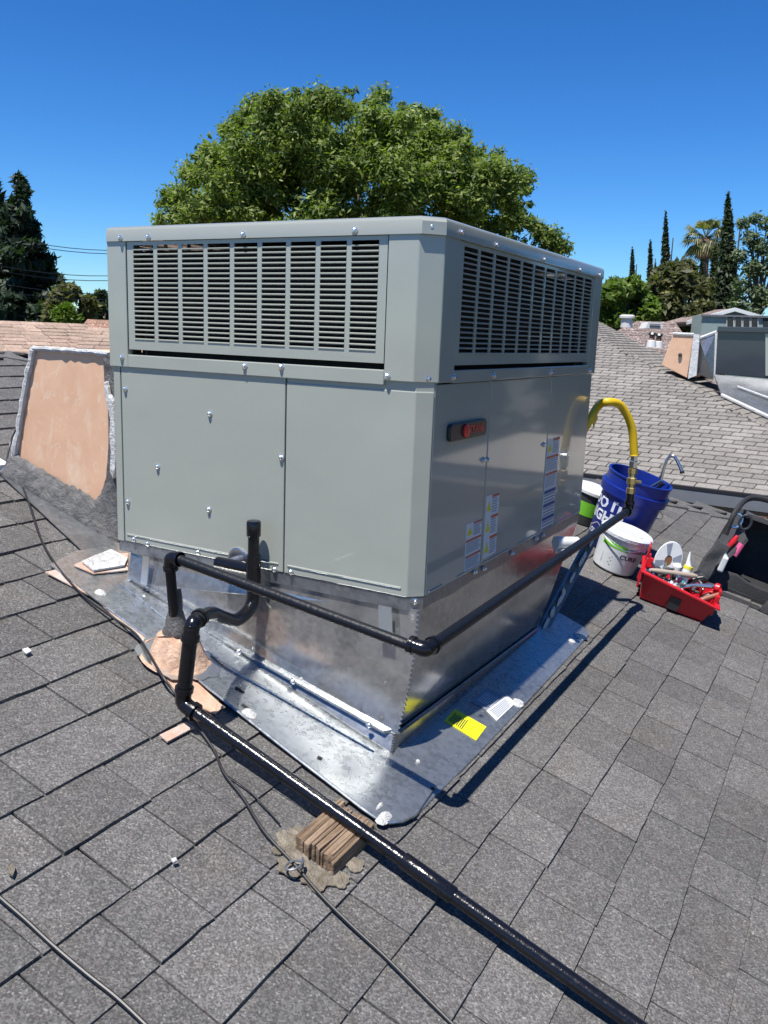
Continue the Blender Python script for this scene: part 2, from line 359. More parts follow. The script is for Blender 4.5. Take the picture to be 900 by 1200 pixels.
# cap shingles along the hip and the ridge
def caps(pa, pb, nA, nB, step, wid, mat, parent, joined=False, name='cap_shingle'):
    pa = Vector(pa); pb = Vector(pb); d = (pb-pa); L = d.length; d.normalize(); nA = Vector(nA).normalized(); nB = Vector(nB).normalized()
    sA = d.cross(nA).normalized(); sB = d.cross(nB).normalized()
    if sA.dot(nB) > 0: sA = -sA
    if sB.dot(nA) > 0: sB = -sB
    sA = -sA if sA.dot(nB) > 0 else sA
    up = (nA+nB).normalized(); n = int(L/step); al = MB()
    for i in range(n):
        m = al if joined else MB()
        a = pa+d*(i*step)+up*(.012+random.uniform(0, .004)); b = a+d*(step*1.15); e = up*.012; jj = random.uniform(-.012, .012)
        # lower end (towards pb) sits proud
        for sd in (sA, sB):
            sd2 = sd*(wid+jj)
            m.hexa([a-e*1.2, b-e*.2, b+sd2-e*.2-up*0, a+sd2-e*1.2, a-e*.2, b+e, b+sd2+e, a+sd2-e*.2])
        if not joined: m.build(name, mat, parent)
    if joined: tag(al.build(name, mat, parent), kind='stuff')
nMain = Vector((SL, 0, 1)); nEnd = Vector((0, SL, 1)); nBack = Vector((-SL, 0, 1))
caps(A, D1, nMain, nEnd, .2, .17, M_SH, roof)
caps(B+Vector((0, 3, 0)), A, nMain, nBack, .2, .17, M_SH, roof)
# end slope courses (seen edge-on) as one field
mb = MB()
for k in range(1, 34):
    yb = A.y+k*.1665; z = .994-.3*yb
    xr = yb-HY; xl = 2*RX-xr
    if xr > EX: break
    mb.hexa([(xl, yb-.17, z+.05-.01), (xr, yb-.17, z+.05-.01), (xr, yb, z-.005), (xl, yb, z-.005), (xl, yb-.17, z+.052), (xr, yb-.17, z+.052), (xr, yb, z+.012), (xl, yb, z+.012)])
tag(mb.build('end_slope_shingles', M_SH, roof), kind='stuff')
# eave boards
fb = MB(); ez = rz(EX)
fb.box((EX-.02, YS, ez-.22), (EX+.03, ey, ez-.03)); fb.box((wx-.03, YS, ez-.22), (wx+.02, ey, ez-.03)); fb.box((wx-.03, ey+.002, ez-.22), (EX+.03, ey+.04, ez-.03)); fb.build('fascia', M_TRIM, roof)
# ================================================================ THE ROOFTOP UNIT
UW, UD, UH, ZM = 1.229, 1.647, 1.08, .64; CH = .04
unit = empty('rooftop_air_conditioner', (-UW/2, UD/2, 0)); tag(unit, 'large grey packaged air conditioner with louvred top on the galvanised curb in the centre', 'air conditioner')
inner = MB().box((-UW+.07, .07, .01), (-.07, UD-.07, UH-.06)).build('coil_block', M_COIL, unit)
def panel(name, a, b, bev=.003): return MB().box(a, b).build(name, M_UNIT, unit, bevel=bev)
# lower body
panel('access_panel', (-1.192, 0, .006), (-.493, .018, ZM-.004))
MB().prism([(-.488, 0, .006), (-CH, 0, .006), (0, CH, .006), (-.018, CH+.006, .006), (-.048, .018, .006), (-.488, .018, .006)], (0, 0, ZM-.03)).build('corner_panel', M_UNIT, unit, bevel=.003)
panel('side_panel', (-.018, CH+.004, .006), (0, .462, ZM-.004)); panel('side_panel', (-.018, .468, .006), (0, 1.080, ZM-.004)); panel('side_panel', (-.018, 1.086, .006), (0, UD-.002, ZM-.004))
MB().box((-UW, 0, .004), (-1.197, .03, ZM-.002)).build('corner_post', M_UNIT, unit, bevel=.003)
panel('side_panel', (-UW, .032, .006), (-UW+.018, UD-.002, ZM-.004)); panel('rear_panel', (-UW+.02, UD-.018, .006), (-.02, UD, ZM-.004))
MB().prism([(-.487, .003, ZM-.05), (-CH-.001, .003, ZM-.05), (-.0025, CH+.001, ZM-.05), (-.0025, .06, ZM-.05), (-.03, .06, ZM-.05), (-.05, .03, ZM-.05), (-.487, .03, ZM-.05)], (0, 0, .06)).build('head_strip', M_UNIT, unit)
# embossed hems along the panel bottoms
for a, b in (((-1.18, -.0035, .030), (-.51, .002, .036)), ((-.475, -.0035, .030), (-.06, .002, .036))): panel('hem', a, b, .002)
for a, b in (((-.002, CH+.02, .012), (.003, .16, .018)), ((-.002, .27, .012), (.003, .455, .018)), ((-.002, .48, .012), (.003, .73, .018)), ((-.002, .82, .012), (.003, 1.07, .018)), ((-.002, 1.1, .012), (.003, 1.6, .018))): panel('hem', a, b, .002)
# base rail, inset, with a torn wavy lower flange
br = MB()
def rail(p, q, inn, n=36, z0=-.035):
    p = Vector(p); q = Vector(q); inn = Vector(inn)
    for i in range(n):
        a = p.lerp(q, i/n); b = p.lerp(q, (i+1)/n); za = z0+.008*noise.noise(Vector((i*.31, p.x*9+1, 0))); zb = z0+.008*noise.noise(Vector(((i+1)*.31, p.x*9+1, 0)))
        br.add([(a.x, a.y, .004), (b.x, b.y, .004), (b.x, b.y, zb), (a.x, a.y, za), (a.x+inn.x, a.y+inn.y, .004), (b.x+inn.x, b.y+inn.y, .004), (b.x+inn.x, b.y+inn.y, zb), (a.x+inn.x, a.y+inn.y, za)], [(3, 2, 1, 0), (4, 5, 6, 7), (0, 1, 5, 4), (7, 6, 2, 3)])
rail((-UW+.006, .004, 0), (-.04, .004, 0), (0, .03, 0)); rail((-.04, .004, 0), (-.004, .04, 0), (-.02, .02, 0), 3); rail((-.004, .04, 0), (-.004, UD-.004, 0), (-.03, 0, 0)); rail((-.004, UD-.004, 0), (-UW+.004, UD-.004, 0), (0, -.03, 0)); rail((-UW+.004, UD-.004, 0), (-UW+.004, .004, 0), (.03, 0, 0))
br.build('base_rail', M_RAIL, unit)
MB().box((-UW+.01, .01, -.012), (-.02, UD-.01, .0)).build('base_pan', M_RAIL, unit)
# upper section
o = .008; c = CH+.006
def ring(x0, y0, x1, y1, c, z): return [Vector(q) for q in ((x0+.012, y0, z), (x1-c, y0, z), (x1, y0+c, z), (x1, y1-.012, z), (x1-.012, y1, z), (x0+.012, y1, z), (x0, y1-.012, z), (x0, y0+.012, z))]
MB().prism([(-.142, -o, 0), (-c, -o, 0), (o, c, 0), (o, .145, 0), (-.02, .145, 0), (-.02, c+.012, 0), (-c-.012, .02, 0), (-.142, .02, 0)], (0, 0, 1)).v
def post(poly, z0, z1):
    MB().prism([(x, y, z0) for x, y in poly], (0, 0, z1-z0)).build('corner_post', M_UNIT, unit, bevel=.003)
zt = 1.046
post([(-.142, -o), (-c, -o), (o, c), (o, .150), (-.02, .150), (-.02, c+.012), (-c-.012, .018), (-.142, .018)], ZM+.001, zt)
post([(-UW-o, -o), (-1.150, -o), (-1.150, .018), (-UW+.02, .018), (-UW+.02, .12), (-UW-o, .12)], ZM-.012, zt)
post([(-.02, 1.545), (o, 1.545), (o, UD+o), (-.12, UD+o), (-.12, UD-.018), (-.02, UD-.018)], ZM-.002, zt)
post([(-UW-o, 1.545), (-UW+.02, 1.545), (-UW+.02, UD-.018), (-1.15, UD-.018), (-1.15, UD+o), (-UW-o, UD+o)], ZM-.002, zt)
top = MB(); R0 = ring(-UW-o-.006, -o-.006, o+.006, UD+o+.006, c+.004, 1.044); nn = 8
cx, cy = -UW/2, UD/2
def scl(R, k, z): return [Vector((cx+(q.x-cx)*(1-k/(UW/2)), cy+(q.y-cy)*(1-k/(UD/2)), z)) for q in R]
lv = [R0, scl(R0, 0, 1.078), scl(R0, .004, 1.087), scl(R0, .013, 1.092), scl(R0, .03, 1.094)]
vs = [q for L in lv for q in L]; fs = [(i*nn+k, i*nn+(k+1) % nn, (i+1)*nn+(k+1) % nn, (i+1)*nn+k) for i in range(len(lv)-1) for k in range(nn)]
top.add(vs, fs+[tuple((len(lv)-1)*nn+k for k in range(nn)), tuple(range(nn-1, -1, -1))]); topc = top.build('top_cap', M_UNIT, unit, smooth=30)
fg = MB()
for r in (.14, .2, .26, .32, .38, .44): 
    fg.tube([(cx+.0+r*math.cos(a*math.pi/18), cy-.05+r*math.sin(a*math.pi/18), 1.108) for a in range(37)], .004, 6, False)
for a in range(12): fg.tube([(cx+.05*math.cos(a*math.pi/6), cy-.05+.05*math.sin(a*math.pi/6), 1.11), (cx+.46*math.cos(a*math.pi/6), cy-.05+.46*math.sin(a*math.pi/6), 1.104)], .005, 6)
fg.build('fan_guard', M_DARK, unit, smooth=True)
MB().lathe([(.46, 0), (.50, 0), (.50, .006), (.47, .014), (.46, .014), (.46, 0)], (cx, cy-.05, 1.093), 48, close=False).build('fan_collar', M_UNIT, unit, smooth=50)
# sills under the grilles
panel('sill', (-1.150, -o, ZM-.012), (-.142, .012, .672)); panel('sill', (-.012, .150, ZM-.002), (o, 1.545, .676))
panel('sill', (-UW-o, .12, ZM-.002), (-UW+.012, 1.545, .676)); panel('sill', (-1.15, UD-.012, ZM-.002), (-.12, UD+o, .676))
# a grille: frame with louvre columns
def grille(Mx, width, z0, z1, ncol, nrow, individual):
    side = .028; bot = .034; topm = .012; gapw = .0165
    fr = MB(); th = .004
    colw = (width-2*side-(ncol-1)*gapw)/ncol; H = z1-z0-bot-topm; ph = H/nrow
    fr.box((0, 0, z0), (side, th, z1), Mx); fr.box((width-side, 0, z0), (width, th, z1), Mx); fr.box((side, 0, z0), (width-side, th, z0+bot), Mx); fr.box((side, 0, z1-topm), (width-side, th, z1), Mx)
    fr.box((0, th, z0), (width, .02, z0+.006), Mx)
    for i in range(1, ncol):
        x = side+i*(colw+gapw)-gapw; fr.box((x, 0, z0+bot), (x+gapw, th, z1-topm), Mx)
    g = fr.build('grille', M_UNIT, unit)
    # one louvre: a bent blade, front lip rolled
    pr = [(.0005, .000), (-.0035, .0022), (-.0035, .0042), (.001, .0062), (.010, .0075), (.010, .0062), (.002, .0045), (.002, .001)]
    lvb = MB(); n = len(pr); vs = [(0, y, z) for y, z in pr]+[(colw, y, z) for y, z in pr]
    lvb.add(vs, [(i, (i+1) % n, (i+1) % n+n, i+n) for i in range(n)]+[tuple(range(n-1, -1, -1)), tuple(range(n, 2*n))])
    me = bpy.data.meshes.new('louver'); R3 = Mx.to_3x3(); me.from_pydata([tuple(R3 @ v) for v in lvb.v], [], lvb.f); me.update(); me.materials.append(M_UNIT)
    go = origin(g); rest = MB()
    for i in range(ncol):
        x = side+i*(colw+gapw)
        for k in range(nrow):
            P = Mx @ Vector((x, .001, z0+bot+k*ph-.002))
            if i in individual: share('louver', me, g, P-go)
            else: rest.add([R3 @ v+P for v in lvb.v], lvb.f)
    if rest.v: tag(rest.build('louvers', M_UNIT, g), kind='stuff')
    return g
MF = Matrix.Translation((-1.146, -.004, 0)); grille(MF, 1.0, .690, 1.043, 9, 20, range(9))
MR = frame(Vector((.004, .155, 0)), (0, 1, 0), (-1, 0, 0)); grille(MR, 1.385, .690, 1.043, 11, 20, range(5))
MLf = frame(Vector((-UW-.004, 1.54, 0)), (0, -1, 0), (1, 0, 0)); grille(MLf, 1.415, .698, 1.043, 11, 20, [])
MBk = frame(Vector((-.125, UD+.004, 0)), (-1, 0, 0), (0, -1, 0)); grille(MBk, 1.02, .698, 1.043, 9, 20, [])
# screws
scm = MB(); scm.lathe([(.0065, -.002), (.0105, 0), (.0105, .002), (.007, .003), (.0065, .008), (.004, .010)], (0, 0, 0), 8)
def scr(name, axis):
    me = bpy.data.meshes.new('screw'); q = Vector((0, 0, 1)).rotation_difference(Vector(axis)).to_matrix(); me.from_pydata([tuple(q @ v) for v in scm.v], [], scm.f); me.update(); me.materials.append(M_SCREW); return me
sF = scr('f', (0, -1, 0)); sR = scr('r', (1, 0, 0)); sC = scr('c', (.7, -.7, 0)); uo = origin(unit)
for x, y in [(141, 279), (174, 278), (285, 275), (416, 270), (246, 485), (185, 547), (245, 597), (330, 536), (147, 456), (150, 588), (287, 429), (330, 430), (454, 441), (143, 419), (157, 632), (173, 637), (232, 647), (322, 667), (341, 670)]:
    share('screw', sF, unit, onY(x, y, -o-.006 if y < 290 else (-o if y < 445 else (-.0005)))-uo)
share('screw', sC, unit, onY(486, 705, .02)-uo); share('screw', sC, unit, onY(505, 266, .012)-uo)
for x, y in [(540, 272), (581, 287), (637, 304), (679, 316), (702, 322), (501, 444), (531, 442), (578, 440), (645, 436), (691, 434), (566, 539), (571, 539), (637, 521), (556, 670), (567, 666), (600, 648), (628, 631), (636, 627)]:
    share('screw', sR, unit, onX(x, y, o+.006 if y < 330 else (o if y < 445 else .0005))-uo)
# badge
bad = MB(); P1 = Vector((.0008, .072+.06, .487)); 
b0_ = onX(523, 505, 0); b1_ = onX(566, 502, 0); by0, by1 = b0_.y, b1_.y; bzc = (b0_.z+b1_.z)/2; bh = .027; n = 6; poly = []
for (cy_, a0) in ((by1-bh*.6, -90), (by1-bh*.6, 0), (by0+bh*.6, 90), (by0+bh*.6, 180)):
    zc_ = bzc+(-bh*.4 if a0 in (-90, 180) else bh*.4)
    for i in range(n+1):
        an = math.radians(a0+90*i/n); poly.append((0, cy_+bh*.6*math.cos(an), zc_+bh*.6*math.sin(an)))
badge = bad.prism(poly, (.014, 0, 0)).build('badge', M_BADGE, unit, bevel=.004)
MB().lathe([(.001, .001), (.021, .001), (.021, .005), (.016, .008), (.001, .009)], (.014, by0+(by1-by0)*.40, bzc), 20, ax=(1, 0, 0)).build('badge_emblem', M_BRED, badge, smooth=30)
tm = text_mb('TRANE', .036, .0007); m_ = frame(Vector((.0155, by0+(by1-by0)*.70, bzc)), (0, 1, 0), (0, 0, 1)); tm.v = [m_ @ v for v in tm.v]; tm.build('badge_lettering', M_BRED, badge)
# warning stickers on the side
def sticker(y0, y1, z0, z1, rows, sym=True, blue=False, narrow=False):
    e = .0012; st = MB().box((0, y0, z0), (e, y1, z1)).build('warning_label', M_STK, unit)
    a = MB(); t = MB(); tri = MB(); H = z1-z0; W_ = y1-y0
    for k in range(rows):
        zt_ = z1-H*k/rows; zh = H/rows*.13; ys = y0+(W_*.42 if (sym and (k == 0 or narrow)) else 0)
        (a).box((e, ys+.002, zt_-zh-.002), (e+.0006, y1-.002, zt_-.002))
        ln = 6
        for i in range(ln):
            zz = zt_-zh-.006-(H/rows-zh-.01)*i/ln; t.box((e, ys+.005, zz-H/rows*.045), (e+.0005, y1-.005-random.random()*W_*.15, zz))
        if sym and (k == 0 or (narrow and k > 0)):
            tz = zt_-H/rows*.75; tri.prism([(e, y0+.005, tz), (e, y0+W_*.4, tz), (e, y0+W_*.2+.002, tz+H/rows*.5)], (.0006, 0, 0))
    a.build('sticker_heading', M_ORG, st); t.build('sticker_text', M_STG, st)
    if tri.v: tri.build('sticker_triangle', M_TRI, st)
    return st
def yz(a): q = onX(a[0], a[1], 0); return q.y, q.z
y0, z1 = yz((547, 611)); y1, _ = yz((563, 604)); _, z0 = yz((545, 670)); sticker(y0, .455, z0, z1-.01, 3)
y0b, z1b = yz((570, 580)); y1b, _ = yz((585, 578)); _, z0b = yz((566, 655)); sticker(y0b, y1b, z0b, z1b-.005, 3, True, narrow=True)
y0c, z1c = yz((642, 515)); y1c, _ = yz((656, 510)); _, z0c = yz((634, 622)); hh = (z1c-z0c)
sticker(1.092, 1.092+(y1c-y0c), z0c+hh*.45, z1c, 3); s2 = MB().box((0, 1.092, z0c), (.0012, 1.092+(y1c-y0c), z0c+hh*.447)).build('warning_label', M_STK, unit)
nb = MB(); tx = MB()
for k in range(3):
    zz = z0c+hh*.447*(1-k/3)-.004; nb.box((.0012, 1.094, zz-.014), (.0018, 1.088+(y1c-y0c), zz))
    for i in range(4): tx.box((.0012, 1.097, zz-.024-i*.013), (.0017, 1.083+(y1c-y0c), zz-.018-i*.013))
nb.build('sticker_heading', M_NAVY, s2); tx.build('sticker_text', M_STG, s2)
mm = MB()
# ================================================================ ROOF CURB AND FLASHING
curb = empty('roof_curb', (-.6, .6, -.35)); tag(curb, 'bare galvanised sheet metal curb and flashing under the grey air conditioner', 'roof curb')
th = .006
def sheet(poly, off, name, mat=M_GALV, bev=0): return MB().prism(poly, off).build(name, mat, curb, bevel=bev)
Tl = Vector((-1.175, .012, -.03)); Tr = Vector((-.012, .012, -.03)); Ll = onY(149, 684, -.020); Lr = onY(464, 858, -.030)
Rb = Vector((-.012, UD+.03, -.03)); RbL = Vector((-.05, 1.34, -.478)); LrR = Vector((-.052, 1.28, -.462))
# front wall with a saw-toothed cut edge along the corner
nT = 26; edge = []
for i in range(nT+1):
    t = i/nT; q = Tr.lerp(Lr, t); bow = math.sin(t*math.pi)*.012; edge += [q+Vector((bow+.010, 0, 0)), q+Vector((bow+.001, 0, -.007))]
sheet([Tl]+edge+[Ll], (0, th, 0), 'front_wall', M_GALV_W)
MB().prism([Tr+Vector((-.012, .006, 0)), Rb, LrR+Vector((0, .05, 0)), Lr+Vector((-.010, .007, 0))], (-.006, 0, 0)).build('side_wall', M_GALV_W, curb)
MB().prism([(-1.178, .03, -.03), (-1.178, UD-.05, -.03), (-1.178, 1.3, rz(-1.178)), (-1.178, .0, rz(-1.178))], (.006, 0, 0)).build('side_wall', M_GALV_W, curb)
MB().prism([(-1.17, UD-.05, -.03), (-.02, UD+.02, -.03), (-.06, 1.33, rz(-.06)), (-1.17, 1.33, rz(-1.17))], (0, -.006, 0)).build('rear_wall', M_GALV_W, curb)
# front lip: standing seam running down with the slope
d = (Lr-Ll).normalized(); up = Vector((0, 0, 1))
MB().hexa([Ll+Vector((0, -.022, -.006)), Lr+Vector((-.03, -.022, -.006)), Lr+Vector((-.01, .008, -.006)), Ll+Vector((0, .008, -.006)), Ll+Vector((0, -.022, .004)), Lr+Vector((-.03, -.022, .004)), Lr+Vector((-.01, .008, .004)), Ll+Vector((0, .008, .004))]).build('lip', M_GALV, curb, bevel=.002)
# lower front wall, leaning out to its base on the roof
Bl = Vector((-1.165, -.040, rz(-1.165)+.0)); Br = Vector((-.036, -.074, rz(-.036)+.006))
nT = 9; edge = []
for i in range(nT+1):
    t = i/nT; q = (Lr+Vector((-.008, -.004, -.006))).lerp(Br, t); edge += [q+Vector((.006, 0, 0)), q+Vector((-.001, 0, -.004))]
sheet([Ll+Vector((0, -.003, -.006))]+edge+[Bl], (0, .005, 0), 'lower_wall', M_RAIL)
MB().prism([Lr+Vector((-.006, .002, -.012)), LrR+Vector((.004, 0, -.006)), RbL+Vector((.012, 0, 0)), Br+Vector((0, .01, 0))], (-.005, 0, 0)).build('lower_wall', M_GALV_W, curb)
MB().tube([Lr+Vector((.004, .01, -.004)), LrR+Vector((.01, 0, -.002))], .006, 8).build('lip', M_GALV_W, curb, smooth=True)
def rp(x, y, h): return Vector((x, y, rz(x)+h))
# front flashing sheet lying on the shingles
h1 = .026
poly = [(-1.36, -.195), (-1.05, -.225), (-.785, -.245), (-.56, -.285), (-.36, -.309), (-.19, -.329), (-.05, -.343), (.03, -.352), (.075, -.353), (.11, -.340), (.135, -.30), (.146, -.25), (.128, -.08), (-.02, -.068), (-.3, -.06), (-1.15, -.03), (-1.16, .25), (-1.36, .25), (-1.40, -.05)]
fsheet = sheet([rp(x, y, h1) for x, y in poly], (0, 0, -.007), 'flashing_sheet', M_GALV, .0015)
ed = MB(); ed.tube([rp(x, y, h1) for x, y in poly[1:12]], .0045, 6); ed.build('folded_edge', M_GALV, fsheet, smooth=True)
poly2 = [(-.055, -.13), (.142, -.26), (.145, .17), (.141, .66), (.134, 1.2), (.128, 1.51), (.083, 1.561), (-.04, 1.58), (-.06, 1.36), (-.052, .6)]
rsheet = sheet([rp(x, y, h1-.009) for x, y in poly2], (0, 0, -.006), 'flashing_sheet', M_GALV, .0015)
# ridge fold along the front sheet
MB().tube([rp(-1.14, -.075, h1+.002), rp(-.6, -.15, h1+.003), rp(-.07, -.11, h1+.002)], .004, 8).build('fold', M_GALV, curb, smooth=True)
# straps hung from the base rail
def strap(a, b, w, y):
    MB().prism([(a-w/2, y, -.03), (a+w/2, y, -.03), (b+w/2, y-.015, -.13), (b-w/2, y-.015, -.13)], (0, -.004, 0)).build('strap', M_SCREW, curb)
p = onY(448, 718, -.004); strap(-.105, -.090, .045, -.010)
strap(-1.075, -1.075, .03, -.012)
for q in ((-.085, -.012, -.11), (-1.05, -.055, -.165), (-.62, -.062, -.27), (-.115, -.066, -.395), (-.41, -.05, -.33)):
    share('screw', sF, curb, Vector(q)-origin(curb))
# stickers and sealant blobs on the right flashing
def flat(pts, hh_, name, mat, parent=rsheet, t=.0015): return MB().prism([RF(x, y, hh_) for x, y in pts], (0, 0, t)).build(name, mat, parent)
HS = h1-.008
ys = flat([(521, 845), (533, 831), (570, 852), (558, 868)], HS, 'yellow_label', M_STKY)
def lines(pts, n, mat, parent, hh_, fr=.45):
    a, b, c_, d_ = [RF(x, y, hh_) for x, y in pts]; m = MB()
    for i in range(n):
        t0 = (i+.5)/n-.5*fr/n; t1 = t0+fr/n; s0 = .08; s1 = .92-random.random()*.12
        L0, L1 = a.lerp(d_, t0), b.lerp(c_, t0); U0, U1 = a.lerp(d_, t1), b.lerp(c_, t1)
        m.prism([L0.lerp(L1, s0), L0.lerp(L1, s1), U0.lerp(U1, s1), U0.lerp(U1, s0)], (0, 0, .0006))
    m.build('label_text', mat, parent)
lines([(524, 845), (534, 834), (550, 843), (541, 856)], 8, M_INK, ys, HS+.0018)
ws = flat([(570, 833), (594, 815), (604, 824), (582, 845)], HS, 'white_label', M_STK); lines([(572, 834), (594, 817), (602, 824), (582, 843)], 6, M_STG, ws, HS+.0018)
gs = flat([(552, 822), (571, 806), (592, 817), (573, 834)], HS, 'clear_label', M_STG); lines([(557, 822), (571, 809), (588, 818), (574, 830)], 7, M_STK, gs, HS+.0018, .3)
def blob(x, y, r, parent, plane=None, name='sealant_blob', hh_=HS, mat=M_SEAL, sq=(1, 1)):
    c_ = RF(x, y, hh_) if plane is None else plane; m = MB(); n = 14; k = random.random()*9; pts = []
    for i in range(n):
        a = 2*math.pi*i/n; rr = r*(1+.35*noise.noise(Vector((math.cos(a)*1.3+k, math.sin(a)*1.3, 0))))
        pts.append((rr*math.cos(a)*sq[0], rr*math.sin(a)*sq[1]))
    v = [c_+Vector((x_, y_, -SL*x_)) for x_, y_ in pts]+[c_+Vector((x_*.7, y_*.7, -SL*x_*.7+.006)) for x_, y_ in pts]+[c_+Vector((0, 0, .008))]
    m.add(v, [(i, (i+1) % n, (i+1) % n+n, i+n) for i in range(n)]+[(i+n, (i+1) % n+n, 2*n) for i in range(n)]); m.build(name, mat, parent, smooth=60)
blob(607, 824, .02, rsheet, sq=(1, 1.7)); blob(680, 746, .028, rsheet); blob(670, 751, .016, rsheet); blob(450, 959, .022, fsheet, hh_=h1+.001, sq=(.8, 1.5)); blob(445, 945, .008, fsheet, hh_=h1+.001, sq=(.6, 2.4)); blob(292, 836, .022, fsheet, hh_=h1+.001, sq=(1.2, .9)); blob(118, 695, .02, fsheet, hh_=h1+.001); blob(490, 893, .006, rsheet)
# slots punched in the flashing
sl_ = MB()
for a, b, w in (((276, 806), (286, 812), .005), ((284, 826), (291, 831), .005), ((372, 888), (377, 890), .006), ((236, 792), (242, 789), .003), ((505, 923), (509, 925), .004)):
    sl_.tube([RF(*a, h1+.0005), RF(*b, h1+.0005)], w, 8)
sl_.build('slot', M_DARK, fsheet)
# corner strip at the back of the curb with sealant splashes
ca = onX(634, 738, -.045); cb = onX(697, 622, -.03); q = onX(622, 735, -.05)
MB().prism([ca+Vector((.0, -.06, 0)), ca+Vector((.03, .02, -.005)), cb+Vector((.03, .05, 0)), cb+Vector((0, -.08, 0))], (-.01, 0, 0)).build('corner_strip', M_RAIL, curb, bevel=.002)
m = MB(); sd_ = (cb-ca).normalized(); fm_ = frame(Vector((0, 0, 0)), sd_, (0, 1, 0)).to_3x3()
for t, w_, l_ in ((.06, .018, .045), (.17, .03, .03), (.30, .02, .055), (.36, .034, .02), (.52, .016, .04), (.70, .02, .06), (.88, .012, .03)):
    c_ = ca.lerp(cb, t)+Vector((.014+.006*t, random.uniform(-.03, .0), 0)); k0 = len(m.v); m.ball(c_, (l_, w_, .006), fm_, seg=12)
    for q in m.v[k0:]: q += Vector((0, noise.noise(q*45), noise.noise(q*45+Vector((3, 0, 0)))))*.012
m.build('sealant_splashes', M_SEAL, curb, smooth=True)
# old painted flashing bits poking out from under the new sheet
def old(pts, name='old_flashing', mat=M_OLD, hh_=.017, t=-.004): return MB().prism([RF(x, y, hh_) for x, y in pts], (0, 0, t)).build(name, mat, curb)
old([(163, 762), (180, 752), (262, 828), (252, 836), (212, 818)], mat=M_OLD2); old([(187, 861), (218, 846), (228, 852), (196, 869)]); old([(53, 670), (90, 662), (150, 690), (178, 745), (166, 752), (110, 700)], hh_=.021)
old([(86, 662), (112, 650), (150, 648), (150, 668), (110, 672)], hh_=.035, mat=M_OLD); 
MB().prism([RF(x, y, .04) for x, y in ((96, 659), (130, 645), (150, 655), (146, 664), (110, 670))], (0, 0, .006)).build('old_flashing', M_SEAL, curb)
# ================================================================ ROOF JACK CONE + GAS LINE
jk = RF(212, 788, .02); jack = empty('roof_jack', jk); tag(jack, 'peach painted cone shaped pipe flashing at the foot of the thin vertical pipe', 'pipe flashing')
gr = onY(205, 700, -.24); gx = gr.x; gy = -.24; jb = Vector((gx+.01, gy+.0, rz(gx)+.02))
ztop = onY(200, 738, gy).z
prof = [(.118, 0), (.108, .006), (.098, .02), (.082, .06), (.062, .11), (.034, ztop-jb.z+.02), (.028, ztop-jb.z+.03)]
m = MB().lathe(prof, jb-Vector((0.005, 0, .03)), 28)
for i, q in enumerate(m.v):
    if q.z < jb.z+.02-.03: q.z = rz(q.x)+.024+(q.z-jb.z+.03)
    k_ = .007*math.sin(i % 28*1.35+q.z*30)*(1 if q.z > jb.z else .2)+.006*noise.noise(q*25); q += Vector((k_, -k_, k_*.5))
m.build('cone', M_OLD2, jack, smooth=60)
m = MB(); n = 30; v = []
for i in range(n):
    a = 2*math.pi*i/n; r = .128+.05*noise.noise(Vector((math.cos(a)*2, math.sin(a)*2, 3))); v.append((jb.x+r*math.cos(a), jb.y+r*.85*math.sin(a)))
m.prism([rp(x, y, h1+.005) for x, y in v], (0, 0, -.003)).build('base_plate', M_SCREW, jack)
m = MB().lathe([(.040, 0), (.043, .012), (.034, .03), (.031, .05), (.024, .08), (.021, .115), (.0175, .15)], Vector((gx+.002, gy, ztop-.01)), 20)
for q in m.v: q += Vector((noise.noise(q*50)*.004, noise.noise(q*50+Vector((5, 0, 0)))*.004, 0))
m.build('mastic_collar', M_MASTIC, jack, smooth=70)
gas = empty('gas_pipe', (gx, gy, rz(gx))); tag(gas, 'thin black steel gas pipe rising from the peach cone and wrapping round the unit', 'pipe')
GR = .0172; rt = onY(198, 653, gy); el = onX(499, 762, .168); en = onX(737, 598, .168)
rt.y = el.y; rt = onY(199, 653, el.y); rb = Vector((gx, gy, ztop)); 
MB().tube([rb, Vector((rt.x, rt.y, rt.z-.03))], GR*.92, 16).build('riser', M_BLACK2, gas, smooth=True)
MB().tube([rt+Vector((.03, 0, 0)), el-Vector((.03, 0, 0))], GR*.9, 16).build('front_run', M_BLACK2, gas, smooth=True)
MB().tube([el+Vector((0, .03, 0)), en], GR, 16).build('side_run', M_BLACK2, gas, smooth=True)
def elbow(p, a, b, r, ln, name, par, mat=M_BLACK):
    a = Vector(a).normalized(); b = Vector(b).normalized(); P = [p+a*ln, p+a*ln*.999]+fillet([p+a*ln*.85, p, p+b*ln*.85], ln*.7, 6)+[p+b*ln*.999, p+b*ln]
    m = MB().tube(P, [r*1.12, r*1.18]+[r*1.06]*(len(P)-4)+[r*1.18, r*1.12], 16)
    m.tube([p+a*ln*.72, p+a*ln*1.0], r*1.25, 16); m.tube([p+b*ln*.72, p+b*ln*1.0], r*1.25, 16)
    return m.build(name, mat, par, smooth=50)
elbow(rt, rb-rt, (1, 0, -.0), GR*1.1, .042, 'elbow', gas); elbow(el, rt-el, (0, 1, .03), GR*1.15, .048, 'elbow', gas)
